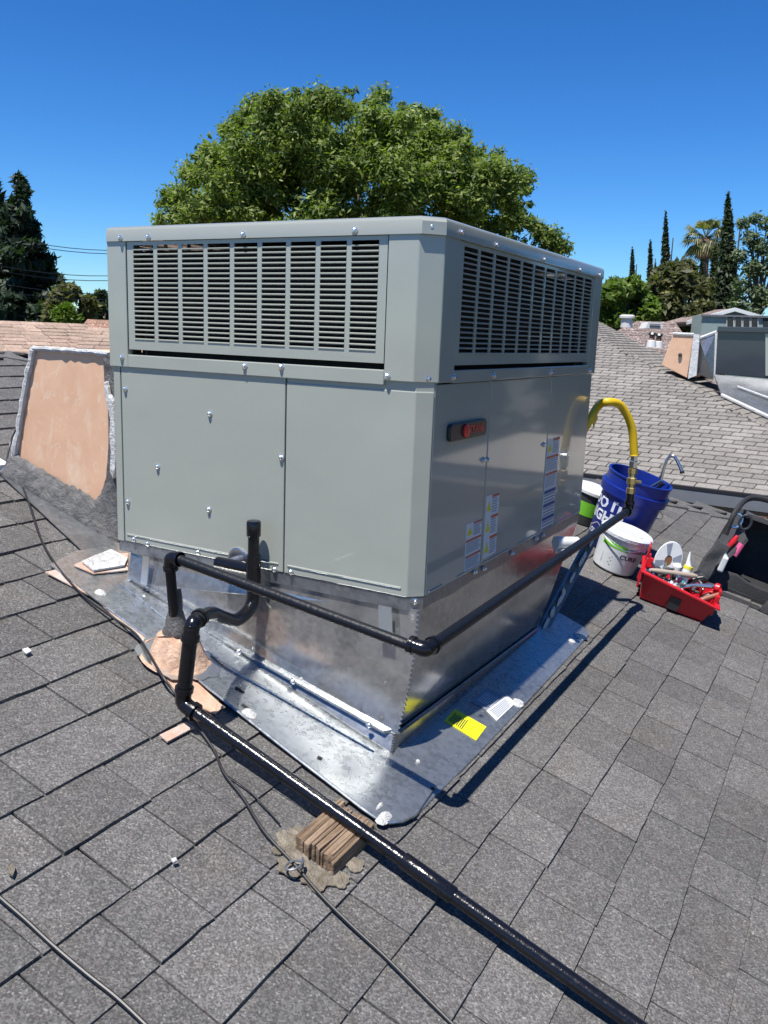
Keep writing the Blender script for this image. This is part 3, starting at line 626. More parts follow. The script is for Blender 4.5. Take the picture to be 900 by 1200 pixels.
# end fittings and yellow hose
elbow(en, (0, -1, 0), (0, 0, 1), GR*1.1, .045, 'elbow', gas)
e2 = en+Vector((0, 0, .05)); MB().tube([e2-Vector((0, 0, .01)), e2+Vector((0, 0, .03))], GR*1.05, 12).build('nipple', M_BLACK, gas, smooth=True)
hose = empty('yellow_gas_hose', e2); tag(hose, 'bright yellow flexible gas hose arching from the brass valve back to the unit', 'hose')
m = MB(); zc = e2+Vector((0, 0, .03))
m.lathe([(.016, 0), (.022, .002), (.022, .028), (.017, .032), (.017, .045), (.024, .048), (.024, .075), (.018, .08), (.016, .095), (.022, .098), (.022, .12), (.014, .125)], zc, 8); m.build('valve_body', M_BRASS, hose, smooth=20)
MB().box((zc.x-.02, zc.y-.008, zc.z+.055), (zc.x+.045, zc.y+.004, zc.z+.068)).build('valve_handle', M_BRASS, hose, bevel=.002)
MB().lathe([(.020, 0), (.022, .002), (.022, .03), (.018, .034), (.018, .06)], zc+Vector((0, 0, .125)), 6).build('hose_nut', M_STEEL, hose)
h0 = zc+Vector((0, 0, .18)); hp = lambda x, y, yy: hit(x, y, Vector((0, 1, 0)), yy)
pts = [h0, hp(743, 530, h0.y), hp(740, 500, h0.y-.02), hp(728, 476, h0.y-.07), hp(712, 471, h0.y-.14), hp(701, 476, 1.76), hp(693, 489, 1.70)]
pz = pts[-1]; pts += [pz+Vector((-.05, -.01, -.12)), pz+Vector((-.075, -.01, -.26)), pz+Vector((-.08, -.01, -.38))]
MB().tube(bez(pts, 8), .019, 14).build('hose_tube', M_YEL, hose, smooth=True)
pe = pts[-1]; MB().lathe([(.020, 0), (.022, .002), (.022, .04), (.017, .045), (.017, .09)], pe-Vector((0, 0, .08)), 6).build('hose_nut', M_STEEL, hose)
pq = pts[6]
MB().prism([pq+Vector((.0, .03, .06)), pq+Vector((.0, .1, -.01)), pq+Vector((0, .04, -.05)), pq+Vector((0, .02, -.01))], (.004, 0, 0)).build('hose_tag', M_YEL, hose)
# ================================================================ CONDENSATE DRAIN
DR = .0215; yu = -.048
dr = empty('drain_pipe', rp(-.5, -.47, 0)); tag(dr, 'thick glossy black drain pipe with open trap running down the shingles', 'pipe')
capt = onY(297, 612, yu); te = onY(297, 668, yu); capt.x = te.x; bot = Vector((te.x, yu, -.095))
MB().tube([te-Vector((0, 0, .02)), Vector((te.x, yu, capt.z-.045))], DR*.86, 18).build('vent_stub', M_BLACK, dr, smooth=True)
MB().lathe([(DR*1.02, 0), (DR*1.08, .002), (DR*1.08, .045), (DR*.95, .05), (.001, .051)], Vector((te.x, yu, capt.z-.045)), 20).build('cap', M_BLACK, dr, smooth=40)
MB().tube([te+Vector((0, 0, -.045)), te+Vector((0, 0, .05))], DR*1.12, 18).build('tee', M_BLACK, dr, smooth=40)
ox = onY(255, 658, yu).x
MB().tube([Vector((ox, yu, te.z)), Vector((te.x, yu, te.z))], DR*.98, 18).build('outlet_arm', M_BLACK, dr, smooth=True)
MB().tube([Vector((ox+.045, -.002, te.z+.004)), Vector((ox+.045, yu, te.z+.002))], DR*.8, 14).build('outlet_nipple', M_RAIL, dr, smooth=True)
MB().lathe([(.024, 0), (.042, 0), (.044, .004), (.040, .007), (.026, .007)], Vector((ox+.05, -.001, te.z+.006)), 24, ax=(0, -1, 0)).build('escutcheon', M_STEEL, dr, smooth=30)
leg_t = onY(222, 745, -.43); leg_b = RF(216, 828, .055)
leg_b = Vector((leg_b.x, -.46, rz(leg_b.x)+.055)); q = onY(214, 824, -.46); leg_b.x = q.x; leg_b.z = q.z
arm = [te+Vector((0, 0, -.03)), Vector((te.x, yu-.002, -.085)), Vector((te.x-.01, yu-.13, -.135)), Vector((leg_b.x+.005, -.33, -.085)), Vector((leg_b.x, -.46, -.085)), leg_b+Vector((0, 0, .02))]
# trap curve: measured points in the picture on vertical planes
arm = [te+Vector((0, 0, -.03)), onY(297, 690, yu), onY(295, 708, yu-.005), onY(287, 720, yu-.05), onY(275, 727, yu-.11), onY(262, 724, yu-.19), onY(248, 719, yu-.27), onY(234, 724, yu-.37)]
el2 = onY(225, 731, -.46)
MB().tube(bez(arm+[el2+Vector((0.004, .02, 0))], 6), DR*.98, 18).build('trap', M_BLACK, dr, smooth=True)
elbow(el2, (arm[-1]-el2), leg_b-el2, DR*1.0, .05, 'elbow', dr)
MB().tube([el2, leg_b], DR*.98, 18).build('down_leg', M_BLACK, dr, smooth=True)
dx = (RF(737, 1196, .05)-leg_b).normalized(); 
elbow(leg_b, el2-leg_b, dx, DR, .052, 'elbow', dr)
endp = leg_b+dx*2.6; 
mid = leg_b+dx*.86
MB().tube([leg_b, mid], DR*.84, 20).build('roof_run', M_BLACK, dr, smooth=True)
MB().tube([mid, endp], DR*.84, 20).build('roof_run', M_BLACK, dr, smooth=True)
MB().tube([mid-dx*.10, mid-dx*.097, mid+dx*.047, mid+dx*.05], [DR*.92, DR*1.0, DR*1.0, DR*.92], 20).build('coupling', M_BLACK, dr, smooth=40)
# ================================================================ WOOD BLOCK under the pipe
wc = RF(378, 1000, 0); block = empty('wood_block', rp(.045, -.52, 0)); tag(block, 'split weathered wooden block propping the thick black pipe on the shingles', 'block')
x = -.012; k = 0
while x < .098:
    w = random.choice([.006, .008, .011, .015]); y0_ = -.60+random.uniform(-.009, .009); y1_ = -.405+random.uniform(-.01, .01); hz_ = .050+random.uniform(-.002, .002)
    v = []
    for yy, dxx in ((y0_, random.uniform(-.003, .003)), (y1_, 0)):
        for xx in (x+.0002, x+w-.0003): v.append((xx+dxx, yy))
    b_ = [rp(a, b, .004) for a, b in (v[0], v[1], v[3], v[2])]; t_ = [rp(a, b, hz_+random.uniform(-.003, .003)) for a, b in (v[0], v[1], v[3], v[2])]
    MB().hexa(b_+t_).build('wood_sliver', M_WOOD, block, bevel=.0015, seg=1); x += w
MB().box((.0, -.585, rz(.045)+.002), (.088, -.43, rz(.045)+.040)).build('core', M_WOOD, block)
bp = leg_b+dx*.62
for (bx_, by_, br_) in [(a_, b_, c_*.82) for a_, b_, c_ in ((-.028, -.60, .045), (.02, -.645, .05), (.075, -.64, .045), (.115, -.60, .035), (.118, -.53, .028), (-.04, -.55, .022), (-.035, -.64, .018), (-.06, -.585, .014))]:
    n = 26; v = []; k = random.random()*20
    for i in range(n):
        a = 2*math.pi*i/n; r = br_*(1+.45*noise.noise(Vector((math.cos(a)*1.8+k, math.sin(a)*1.8, 1.7)))+.2*noise.noise(Vector((math.cos(a)*6+k, math.sin(a)*6, 5))))
        v.append(rp(bx_+r*math.cos(a), by_+r*math.sin(a), .0135+random.uniform(0, .0006)))
    MB().prism(v, (0, 0, .003)).build('dried_sealant_smear', M_FOAM, block)
# ================================================================ CABLES and bits
def cable(pts, r, hh_, label, name='cable'):
    P = bez([RF(x, y, h) for (x, y), h in zip(pts, hh_ if isinstance(hh_, list) else [hh_]*len(pts))], 6)
    o_ = MB().tube(P, r, 8).build(name, M_RUBBER, None, smooth=True); tag(o_, label, 'cable'); return o_
cable([(22, 497), (12, 520), (9, 545), (22, 562), (34, 590), (48, 632), (70, 668), (100, 700), (130, 722), (158, 742), (174, 765), (190, 792), (205, 812), (225, 842), (250, 878), (262, 905), (285, 935), (310, 975), (345, 1013), (375, 1048), (410, 1083), (450, 1120), (490, 1160), (545, 1215)], .0042,
      [.17, .08, .03]+[.024]*5+[.036, .036, .04, .05]+[.03]*2+[.022]*10, 'long thin black cable snaking past the peach cone and wood block')
cable([(-30, 1025), (0, 1052), (30, 1078), (60, 1106), (100, 1140), (140, 1172), (185, 1215)], .0043, .022, 'short straight black cable crossing the bottom left corner shingles')
lo = cable([(262, 905), (290, 925), (310, 945), (328, 965)], .0025, .02, 'hair-thin black wire beside the thick pipe above the wood block')
loop = MB(); c_ = RF(345, 1017, .03); loop.tube([c_+Vector((.018*math.cos(a*.5), .026*math.sin(a*.5), .004*a/4)) for a in range(16)], .003, 6); tag(loop.build('wire_loop', M_RAIL, None, smooth=True), 'small pale twist of wire around the cable by the wood block', 'wire')
def chip(pts, label, mat, name='paint_chip'): tag(MB().prism([RF(x, y, .018) for x, y in pts], (0, 0, .004)).build(name, mat), label, 'debris')
chip([(26, 762), (33, 760), (37, 764), (31, 767)], 'pale blue paint chip on the shingles left of the pipe trap', M_STK)
chip([(9, 1018), (15, 1013), (18, 1020), (15, 1028), (9, 1024)], 'cream sealant splat on a shingle at the left picture edge', M_FOAM, 'sealant_splat')
chip([(200, 1008), (206, 1006), (208, 1010), (203, 1012)], 'tiny white chip on a shingle below left of the wood block', M_SEAL)
# ================================================================ PEACH DUCT left of the unit
duct = empty('duct_cover', (-1.8, .4, rz(-1.8))); tag(duct, 'large peach duct cover with white sealed edges left of the air conditioner', 'duct')
yd = .18
q_TL = onY(39, 409, yd); q_TR = Vector((-1.235, yd, q_TL.z-.0)); xb_l = onY(16, 556, yd).x
f0 = [q_TL, q_TR, Vector((-1.235, yd, rz(-1.235))), Vector((xb_l, yd, rz(xb_l)))]
back = [Vector((q.x+(.0), q.y+.95, q.z)) for q in f0]
MB().hexa([f0[3], f0[2], back[2], back[3], f0[0], f0[1], back[1], back[0]]).build('duct_body', M_PEACH, duct, bevel=.004)
yf = yd-.006
# grey mastic band along the foot, ragged upper edge
edge_px = [(16, 530), (40, 545), (66, 560), (82, 570), (84, 568), (100, 578), (112, 586), (118, 578), (124, 560), (127, 520), (126, 470), (122, 445), (120, 415)]
up_ = [onY(x, y, yf) for x, y in edge_px]; n = len(up_)
lowp = [(8, 556), (30, 572), (50, 585), (70, 598), (90, 612), (110, 628), (131, 645), (140, 640), (142, 600), (142, 560), (142, 510), (142, 450), (142, 412)]
lo_ = [onY(x, y, yf) for x, y in lowp]
for i in range(7): lo_[i].z = max(lo_[i].z, rz(lo_[i].x)+.01); lo_[i].y -= .035
m = MB(); v = []
N = 60
def samp(L, t): k = t*(len(L)-1); i = min(int(k), len(L)-2); return L[i].lerp(L[i+1], k-i)
rows = 7
for i in range(N+1):
    a = samp(up_, i/N); b = samp(lo_, i/N)
    for j in range(rows+1):
        q = a.lerp(b, j/rows); w_ = noise.noise(Vector((i*.35, j*.9, 0))); q = q+Vector((0, -.006-.014*abs(w_) if 0 < j < rows else .001, 0.008*w_ if 0 < j else .012*noise.noise(Vector((i*.8, 4, 0))))); v.append(q)
m.add(v, [(i*(rows+1)+j, i*(rows+1)+j+1, (i+1)*(rows+1)+j+1, (i+1)*(rows+1)+j) for i in range(N) for j in range(rows)]); 
mo = m.build('mastic_band', M_MASTIC, duct, smooth=60)
def bead(pts, r, name, mat, jig=.004):
    P = bez(pts, 6); P = [q+Vector((noise.noise(q*30)*jig, 0, noise.noise(q*30+Vector((9, 0, 0)))*jig)) for q in P]
    MB().tube(P, [r*(1+.5*noise.noise(q*45)) for q in P], 8).build(name, mat, duct, smooth=True)
bead([onY(39, 410, yf), onY(31, 450, yf), onY(24, 492, yf), onY(17, 535, yf)], .014, 'sealant_bead', M_SEAL)
bead([onY(39, 408, yf), onY(70, 410, yf), onY(100, 412, yf), onY(128, 415, yf)], .010, 'sealant_bead', M_SEAL)
ol = [(121, 448), (124, 446), (127, 462), (133, 470), (134, 500), (136, 540), (134, 556), (131, 562), (128, 552), (129, 530), (127, 512), (128, 492), (124, 474), (122, 462)]
m = MB().prism([onY(x+random.uniform(-.7, .7), y, yf-.030) for x, y in ol], (0, .02, 0)); m.build('sealant_patch', M_SEAL, duct, bevel=.006)
# foot flashing strip
m = MB(); a = Vector((xb_l-.10, yd-.03, 0)); 
m.prism([rp(xb_l-.12, yd-.02, .024), rp(-1.22, -.06, .024), rp(-1.22, .1, .024), rp(xb_l-.12, yd+.1, .024)], (0, 0, -.005)).build('foot_flashing', M_RAIL, duct)
m = MB(); m.prism([rp(xb_l-.35, .1, .022), rp(xb_l-.10, .08, .022), rp(xb_l-.10, .24, .022), rp(xb_l-.33, .24, .022)], (0, 0, .004)).build('foot_flashing', M_STK, duct)
MB().ball((-1.24, .15, rz(-1.24)+.07), (.05, .06, .06), seg=10).build('foam_lump', M_OLD, duct, smooth=True)
# ================================================================ BUCKET, TUBS, TRAY, BAG
def rooted(name, px, py, dz=.017, rz_=0):
    q = RF(px, py, dz); e = empty(name, q); e.rotation_mode = 'QUATERNION'; e.rotation_quaternion = Matrix.Rotation(TH, 4, 'Y').to_quaternion() @ Matrix.Rotation(rz_, 4, 'Z').to_quaternion(); return e
def wrap(m, rad, z0, slope, ang0, eps):     # bend flat text (x right, y up) round a tapering bucket
    for v in m.v:
        z = z0+v.y; r = rad+slope*z+eps; a = ang0+v.x/rad; v.x, v.y, v.z = r*math.cos(a), r*math.sin(a), z
    return m
def strip(rad, slope, a0, a1, z0, z1, eps, n=20):
    m = MB(); v = []
    for i in range(n+1):
        a = a0+(a1-a0)*i/n
        for z in (z0, z1): r = rad+slope*z+eps; v.append((r*math.cos(a), r*math.sin(a), z))
    return m.add(v, [(2*i, 2*i+2, 2*i+3, 2*i+1) for i in range(n)])
bk = rooted('bucket', 716, 641); tag(bk, 'blue plastic bucket with white lettering beside the yellow hose', 'bucket')
HB = .47; rb_, rt_ = .158, .188; ks = (rt_-rb_)/HB
MB().lathe([(.001, .004), (rb_-.006, .004), (rb_, .012), (rb_+ks*(HB-.13), HB-.13), (rb_+ks*(HB-.13)+.018, HB-.128), (rt_+.016, HB-.075), (rt_-.001, HB-.072), (rt_, HB-.012), (rt_+.006, HB-.008), (rt_+.006, HB), (rt_-.008, HB), (rt_-.010, HB-.012), (rb_-.010, .02), (.001, .02)], (0, 0, 0), 48, close=False).build('bucket_body', M_BLUE, bk, smooth=35, local=True)
cdir = Vector((CAM.x, CAM.y, 0))-bk.location; fa = math.atan2(cdir.y, cdir.x)
AB = fa-.86
wrap(text_mb('DO IT', .088, .0035), rb_, .275, ks, AB, .0015).build('bucket_lettering', M_LET, bk, local=True)
wrap(text_mb('RIGHT', .088, .0035), rb_, .195, ks, AB-.02, .0015).build('bucket_lettering', M_LET, bk, local=True)
lg = MB(); hw = .085
for a, b in (((-hw, -.03), (-hw, .018)), ((-hw, .018), (-.05, .03)), ((-.05, .03), (-.015, .055)), ((-.015, .055), (.0, .06)), ((0, .06), (.015, .055)), ((.015, .055), (.05, .03)), ((.05, .03), (hw, .018)), ((hw, .018), (hw, -.03)), ((hw, -.03), (-hw, -.03))):
    lg.tube([(a[0], a[1], 0), (b[0], b[1], 0)], .0022, 4)
tt = text_mb("LOWE'S", .042, .0012); lg.v += []; base = len(lg.v); lg.v += tt.v; lg.f += [tuple(i+base for i in f) for f in tt.f]
for v in lg.v[:base]: v.z = 0
wrap(lg, rb_, .085, ks, AB-.05, .002).build('bucket_emblem', M_LET, bk, local=True)
ha = fa+.95
P = [Vector((math.cos(ha+s_)*(rt_+.02), math.sin(ha+s_)*(rt_+.02), HB-.13-.11*math.sin((s_)/math.pi*math.pi))) for s_ in [i*math.pi/16 for i in range(17)]]
MB().tube(P, .0035, 6).build('handle', M_STEEL, bk, smooth=True, local=True)
# faucet-like steel rod and pliers leaning in the bucket
fc = empty('bent_steel_tube', bk.location+Vector((.06, 0, .2))); tag(fc, 'bent chrome tube sticking up out of the blue bucket', 'tube')
pv = Vector((0, 1, 0)); ybk = bk.location.y+.02
MB().tube(bez([onY(766, 585, ybk), onY(773, 567, ybk), onY(779, 545, ybk), onY(784, 536, ybk), onY(790, 535, ybk), onY(795, 543, ybk), onY(799, 552, ybk)], 6), .009, 12).build('tube', M_STEEL, fc, smooth=True)
q = onY(799, 552, ybk); MB().tube([q, q+Vector((.004, 0, -.014))], .013, 12).build('tip', M_BADGE, fc, smooth=True)
pl = empty('pliers', onY(770, 590, ybk)); tag(pl, 'dark handled pliers resting on the rim inside the blue bucket', 'pliers')
MB().tube([onY(776, 563, ybk-.03), onY(764, 570, ybk-.03), onY(754, 582, ybk-.03)], .008, 8).build('handle', M_STEEL, pl, smooth=True); MB().tube([onY(779, 566, ybk-.02), onY(768, 574, ybk-.02), onY(758, 588, ybk-.02)], .009, 8).build('handle', M_BADGE, pl, smooth=True)
# white tub
tb = rooted('sealant_tub', 718, 664); tag(tb, 'white lidded plastic tub with green stripe in front of the blue bucket', 'tub')
HT, r1, r2 = .215, .120, .137; k2 = (r2-r1)/HT
MB().lathe([(.001, 0), (r1-.008, 0), (r1, .008), (r2, HT-.02), (r2+.006, HT-.018), (r2+.006, HT-.012), (r2, HT-.01)], (0, 0, 0), 40, close=False).build('tub_body', M_TUB, tb, smooth=35, local=True)
MB().lathe([(r2+.004, HT-.012), (r2+.012, HT-.01), (r2+.013, HT+.008), (r2+.006, HT+.014), (r2-.008, HT+.013), (r2-.014, HT+.006), (.09, HT+.005), (.085, HT+.009), (.001, HT+.009)], (0, 0, 0), 40, close=False).build('lid', M_CLEAR, tb, smooth=35, local=True)
cdir = Vector((CAM.x, CAM.y, 0))-tb.location; fa2 = math.atan2(cdir.y, cdir.x)
strip(r1, k2, fa2-.95, fa2+.25, HT*.66, HT*.80, .0012).build('green_stripe', M_GREEN, tb, local=True)
strip(r1, k2, fa2+.3, fa2+.95, HT*.68, HT*.78, .0012).build('dark_stripe', M_STG, tb, local=True)
wrap(text_mb('CURE-', .036, .0012), r1, HT*.50, k2, fa2+.45, .0013).build('tub_lettering', M_INK, tb, local=True)
wrap(text_mb('ROOF SEALANT', .0, 0), r1, .03, k2, fa2, .001) if False else None
s_ = MB(); 
for i in range(5): s_.box((-.09, -.002-i*.012, 0), (-.03-.01*(i % 2), .002-i*.012, 0.0005))
wrap(s_, r1, HT*.42, k2, fa2+.0, .0013).build('tub_fine_print', M_STG, tb, local=True)
MB().tube([Vector((math.cos(fa2-.9+i*.1)*(r2+.012), math.sin(fa2-.9+i*.1)*(r2+.012), HT-.03-.03*math.sin(i/18*math.pi))) for i in range(19)], .0028, 6).build('handle', M_STEEL, tb, smooth=True, local=True)
t2 = rooted('paint_tub', 679, 607); t2.location = RF(683, 609, .017); tag(t2, 'green and black tub with white lid half hidden behind the air conditioner', 'tub')
MB().lathe([(.001, 0), (.12, 0), (.135, .2), (.135, .205)], (0, 0, 0), 32, close=False).build('tub_body', M_INK, t2, smooth=35, local=True)
strip(.12, .075, fa2-1.5, fa2+1.3, .06, .15, .001).build('green_stripe', M_GREEN, t2, local=True)
MB().lathe([(.139, .2), (.145, .205), (.145, .222), (.137, .225), (.10, .235), (.001, .24)], (0, 0, 0), 32, close=False).build('lid', M_TUB, t2, smooth=35, local=True)
# white caulk cartridge lying on the curb end
cz = onX(650, 634, .03); cz2 = cz+Vector((.0, .27, .02)); ct = empty('white_cartridge', cz); tag(ct, 'white plastic cartridge poking out at the foot of the unit by the black pipe', 'cartridge')
pA = onX(651, 636, .035); pB = onX(676, 636, .10)
MB().tube([pA, pB], [.027, .025], 16).build('tube', M_TUB, ct, smooth=40); MB().tube([pA+Vector((0, 0, -.03)), pB+Vector((0, -.06, -.035))], .014, 10).build('nozzle', M_SEAL, ct, smooth=True)
# red tool tray
ty = empty('tool_tray', RF(792, 715, .017)); RZt = math.radians(12)
ty.rotation_mode = 'QUATERNION'; ty.rotation_quaternion = Matrix.Rotation(TH, 4, 'Y').to_quaternion() @ Matrix.Rotation(RZt, 4, 'Z').to_quaternion(); ty.location = RF(786, 716, .017)+Vector((-.03, .13, .006)); ty.scale = (.88, .88, .88)
tag(ty, 'open red plastic tool tray full of hand tools on the shingles', 'tool tray')
def tray():
    m = MB(); w, d_, h = .19, .125, .135; fl = .035; t = .006
    o_ = [(-w, -d_), (w, -d_), (w, d_), (-w, d_)]; top_ = [(x*(1+fl/w), y*(1+fl/d_)) for x, y in o_]
    hl = h+.045                                   # left end stands higher
    ht = [hl, h, h, hl]
    B0 = [Vector((x, y, 0)) for x, y in o_]; T0 = [Vector((x, y, z)) for (x, y), z in zip(top_, ht)]
    B1 = [Vector((x*(1-t/w), y*(1-t/d_), t)) for x, y in o_]; T1 = [Vector((x*(1-t/w), y*(1-t/d_), z)) for (x, y), z in zip(top_, ht)]
    RM = [Vector((x*(1+.018/w), y*(1+.018/d_), z)) for (x, y), z in zip(top_, ht)]; RL = [q-Vector((0, 0, .014)) for q in RM]
    m.add(B0+T0+B1+T1+RM+RL, [(3, 2, 1, 0)]+[(i, (i+1) % 4, (i+1) % 4+4, i+4) for i in range(4)]+[(8, 9, 10, 11)]+[((i+1) % 4+8, i+8, i+12, (i+1) % 4+12) for i in range(4)]+[(i+12, i+16, (i+1) % 4+16, (i+1) % 4+12) for i in range(4)]+[(i+16, i+20, (i+1) % 4+20, (i+1) % 4+16) for i in range(4)]+[(i+20, i+4, (i+1) % 4+4, (i+1) % 4+20) for i in range(4)])
    return m, w, d_, h
m, w_, d_, h_ = tray(); m.build('tray_body', M_RED, ty, local=True, bevel=.004)
MB().box((-.06, -d_+.004, .004), (-.052, d_-.004, .10)).build('divider', M_RED, ty, local=True); MB().box((.09, -d_+.004, .004), (.098, d_-.004, .12)).build('divider', M_RED, ty, local=True)
# tall end plates with handle holes
for sx, H_ in ((-1, .30), (1, .20)):
    x = sx*(w_+.02); e = MB(); oy = .10
    for (y0_, y1_, z0_, z1_) in ((-oy, -.045, .05, H_*.88), (.045, oy, .05, H_*.88), (-.045, .045, .05, H_*.55), (-.06, .06, H_*.82, H_)):
        e.box((x-.006+sx*z0_*.1, y0_, z0_), (x+.006+sx*z1_*.1, y1_, z1_))
    e.build('end_handle', M_RED, ty, local=True, bevel=.003)
MB().box((-w_-.034, -.03, .05), (-w_-.030, .02, .10), Matrix.Rotation(0, 4, 'Z')).build('tray_label', M_STK, ty, local=True)
MB().box((-.03, -d_-.0275, .012), (.035, -d_-.018, .09)).build('painted_recess_shade', M_BADGE, ty, local=True)  # black block on the front wall, stands for the shade of a recess
TM = Matrix.Translation(ty.location) @ ty.rotation_quaternion.to_matrix().to_4x4()
def intray(name, label, cat): e = empty(name, ty.location); e.rotation_mode = 'QUATERNION'; e.rotation_quaternion = ty.rotation_quaternion; e.scale = ty.scale; tag(e, label, cat); return e
e = intray('cutting_disc', 'white segmented disc with brown centre standing at the back of the red tray', 'disc')
dm = frame(Vector((-.10, .10, .215)), (.95, .28, -.05), (-.05, .22, 1)) @ Matrix.Diagonal((.8, 1.15, 1, 1))
MB().lathe([(.030, -.006), (.105, -.006), (.108, 0), (.105, .006), (.030, .006), (.030, -.006)], (0, 0, 0), 28, mat=dm, close=False).build('disc', M_TUB, e, local=True, smooth=30)
MB().lathe([(.001, -.003), (.031, -.003), (.031, .003), (.001, .003)], (0, 0, 0), 16, mat=dm).build('hub', plain('disc_brown', (.16, .07, .03), .8), e, local=True)
m = MB()
for a in range(4):
    an = a*math.pi/2+.4; m.prism([dm @ Vector((.035*math.cos(an+s1), .035*math.sin(an+s1), .007)) for s1 in (-.3, .3)]+[dm @ Vector((.1*math.cos(an+s1), .1*math.sin(an+s1), .007)) for s1 in (.22, -.22)], (dm.to_3x3() @ Vector((0, 0, .001))))
m.build('segment', M_STG, e, local=True)
e = intray('putty_knife', 'grey wooden handled putty knife lying across the red tray', 'tool')
MB().tube([(-.2, -.08, .17), (-.15, -.07, .18), (-.05, -.03, .195), (.05, .0, .21), (.08, .01, .215)], [.010, .016, .014, .018, .010], 10).build('handle', plain('grey_handle', (.3, .25, .2), .6), e, local=True, smooth=True)
MB().box((-.235, -.10, .160), (-.185, -.07, .168)).build('blade', M_STEEL, e, local=True)
e = intray('caulk_tube', 'white caulk tube with yellow nozzle collar standing in the red tray', 'tube')
MB().tube([(.02, -.02, .05), (.015, .03, .24)], .026, 14).build('barrel', M_TUB, e, local=True, smooth=40); MB().tube([(.015, .03, .24), (.0, .045, .285), (-.008, .055, .33)], [.02, .010, .004], 10).build('nozzle', M_TUB, e, local=True, smooth=True)
MB().tube([(.015, .028, .232), (.0148, .031, .25)], .0275, 14).build('collar', M_TRI, e, local=True, smooth=40)
MB().box((.006, -.047, .075), (.02, -.044, .17), Matrix.Rotation(-.05, 4, 'X')).build('label_band', M_CYAN, e, local=True)
e = intray('pink_packet', 'pink and white packet tucked in the middle of the red tray', 'packet'); MB().box((-.055, -.02, .06), (-.01, .0, .17), Matrix.Rotation(.2, 4, 'Y')).build('packet', M_PINK, e, local=True, bevel=.004)
e = intray('plastic_wrap', 'crumpled clear plastic wrap in the front of the red tray', 'wrap'); m = MB().ball((-.045, -.055, .10), (.075, .05, .045), seg=20)
for q in m.v: q += Vector((noise.noise(q*40), noise.noise(q*40+Vector((3, 0, 0))), noise.noise(q*40+Vector((0, 7, 0)))))*.03
m.build('crumple', M_CLEAR, e, local=True)
e = intray('black_cup', 'black round tool cap at the back right of the red tray', 'cap'); MB().lathe([(.001, 0), (.05, 0), (.055, .05), (.05, .085), (.001, .09)], (.10, .18, .11), 20, ax=(.5, .1, .8)).build('cup', M_BADGE, e, local=True, smooth=35)
e = intray('red_knob_tool', 'pliers with a round red knob at the right end of the red tray', 'tool'); MB().tube([(.02, -.03, .13), (.1, -.0, .165), (.2, .02, .19)], .014, 10).build('shaft', M_STEEL, e, local=True, smooth=True); MB().lathe([(.001, 0), (.026, 0), (.03, .008), (.026, .03), (.001, .032)], (.2, .01, .19), 16, ax=(1, -.4, .3)).build('knob', M_RED, e, local=True, smooth=35)
e = intray('brown_handle_chisel', 'brown handled chisel leaning over the right rim of the red tray', 'tool'); MB().tube([(.11, -.10, .08), (.16, -.08, .13), (.235, -.04, .18)], [.013, .017, .015], 10).build('handle', plain('chisel_brown', (.2, .06, .03), .5), e, local=True, smooth=True)
e = intray('black_hand_tools', 'tangle of black handled pliers and cutters heaped in the red tray', 'tools'); 
rr = random.Random(5)
for i in range(52):
    a = Vector((rr.uniform(-.16, .17), rr.uniform(-.09, .10), rr.uniform(.07, .16))); b = a+Vector((rr.uniform(-.09, .09), rr.uniform(-.06, .06), rr.uniform(.0, .07)))
    MB().tube([a, (a+b)/2+Vector((0, .01, .008)), b], [.009, .012, .007], 8).build('tool_handle', [M_BADGE, M_BADGE, M_STEEL, M_BAG2, M_BADGE, M_RED, M_RAIL][i % 7], e, local=True, smooth=True)
# silver foil roll / clear bag behind tray
e = intray('grey_spray_can', 'small grey can between the white disc and the caulk tube', 'can'); MB().lathe([(.001, 0), (.028, 0), (.028, .11), (.02, .12), (.001, .12)], (-.02, .09, .10), 16, ax=(-.15, .0, 1)).build('can', M_STK, e, local=True, smooth=35)
# black tool bag
bl = RF(868, 700, .017); bag = empty('tool_bag', bl); tag(bag, 'open black fabric tool bag at the right edge of the roof', 'bag')
bag.rotation_mode = 'QUATERNION'; bag.rotation_quaternion = Matrix.Rotation(TH, 4, 'Y').to_quaternion() @ Matrix.Rotation(math.radians(8), 4, 'Z').to_quaternion(); bag.location = bl+Vector((.03, .28, -.03)); bag.scale = (1.3, 1.3, 1.6)
def soft(m, amp=.012, f=14):
    for q in m.v: q += Vector((noise.noise(q*f), noise.noise(q*f+Vector((4, 2, 0))), noise.noise(q*f+Vector((0, 8, 1)))))*amp
    return m
def slab(a, b, c_, d_, t, n=8):
    a, b, c_, d_ = map(Vector, (a, b, c_, d_)); nrm = (b-a).cross(d_-a).normalized()*t; v = []
    for i in range(n+1):
        for j in range(n+1): v.append(a.lerp(b, i/n).lerp(d_.lerp(c_, i/n), j/n))
    k = len(v); v += [q+nrm for q in v]; N1 = n+1; f = []
    for i in range(n):
        for j in range(n): a0 = i*N1+j; f += [(a0, a0+1, a0+N1+1, a0+N1), (k+a0, k+a0+N1, k+a0+N1+1, k+a0+1)]
    for i in range(n): f += [(i*N1, (i+1)*N1, k+(i+1)*N1, k+i*N1), ((i+1)*N1+n, i*N1+n, k+i*N1+n, k+(i+1)*N1+n), (i+1, i, k+i, k+i+1), (n*N1+i, n*N1+i+1, k+n*N1+i+1, k+n*N1+i)]
    return MB().add(v, f)
Lx, Ly, Hh = .24, .17, .25
soft(slab((-Lx, -Ly, 0), (Lx, -Ly, 0), (Lx, Ly, 0), (-Lx, Ly, 0), .02), .005).build('bag_bottom', M_BAG, bag, local=True, smooth=60)
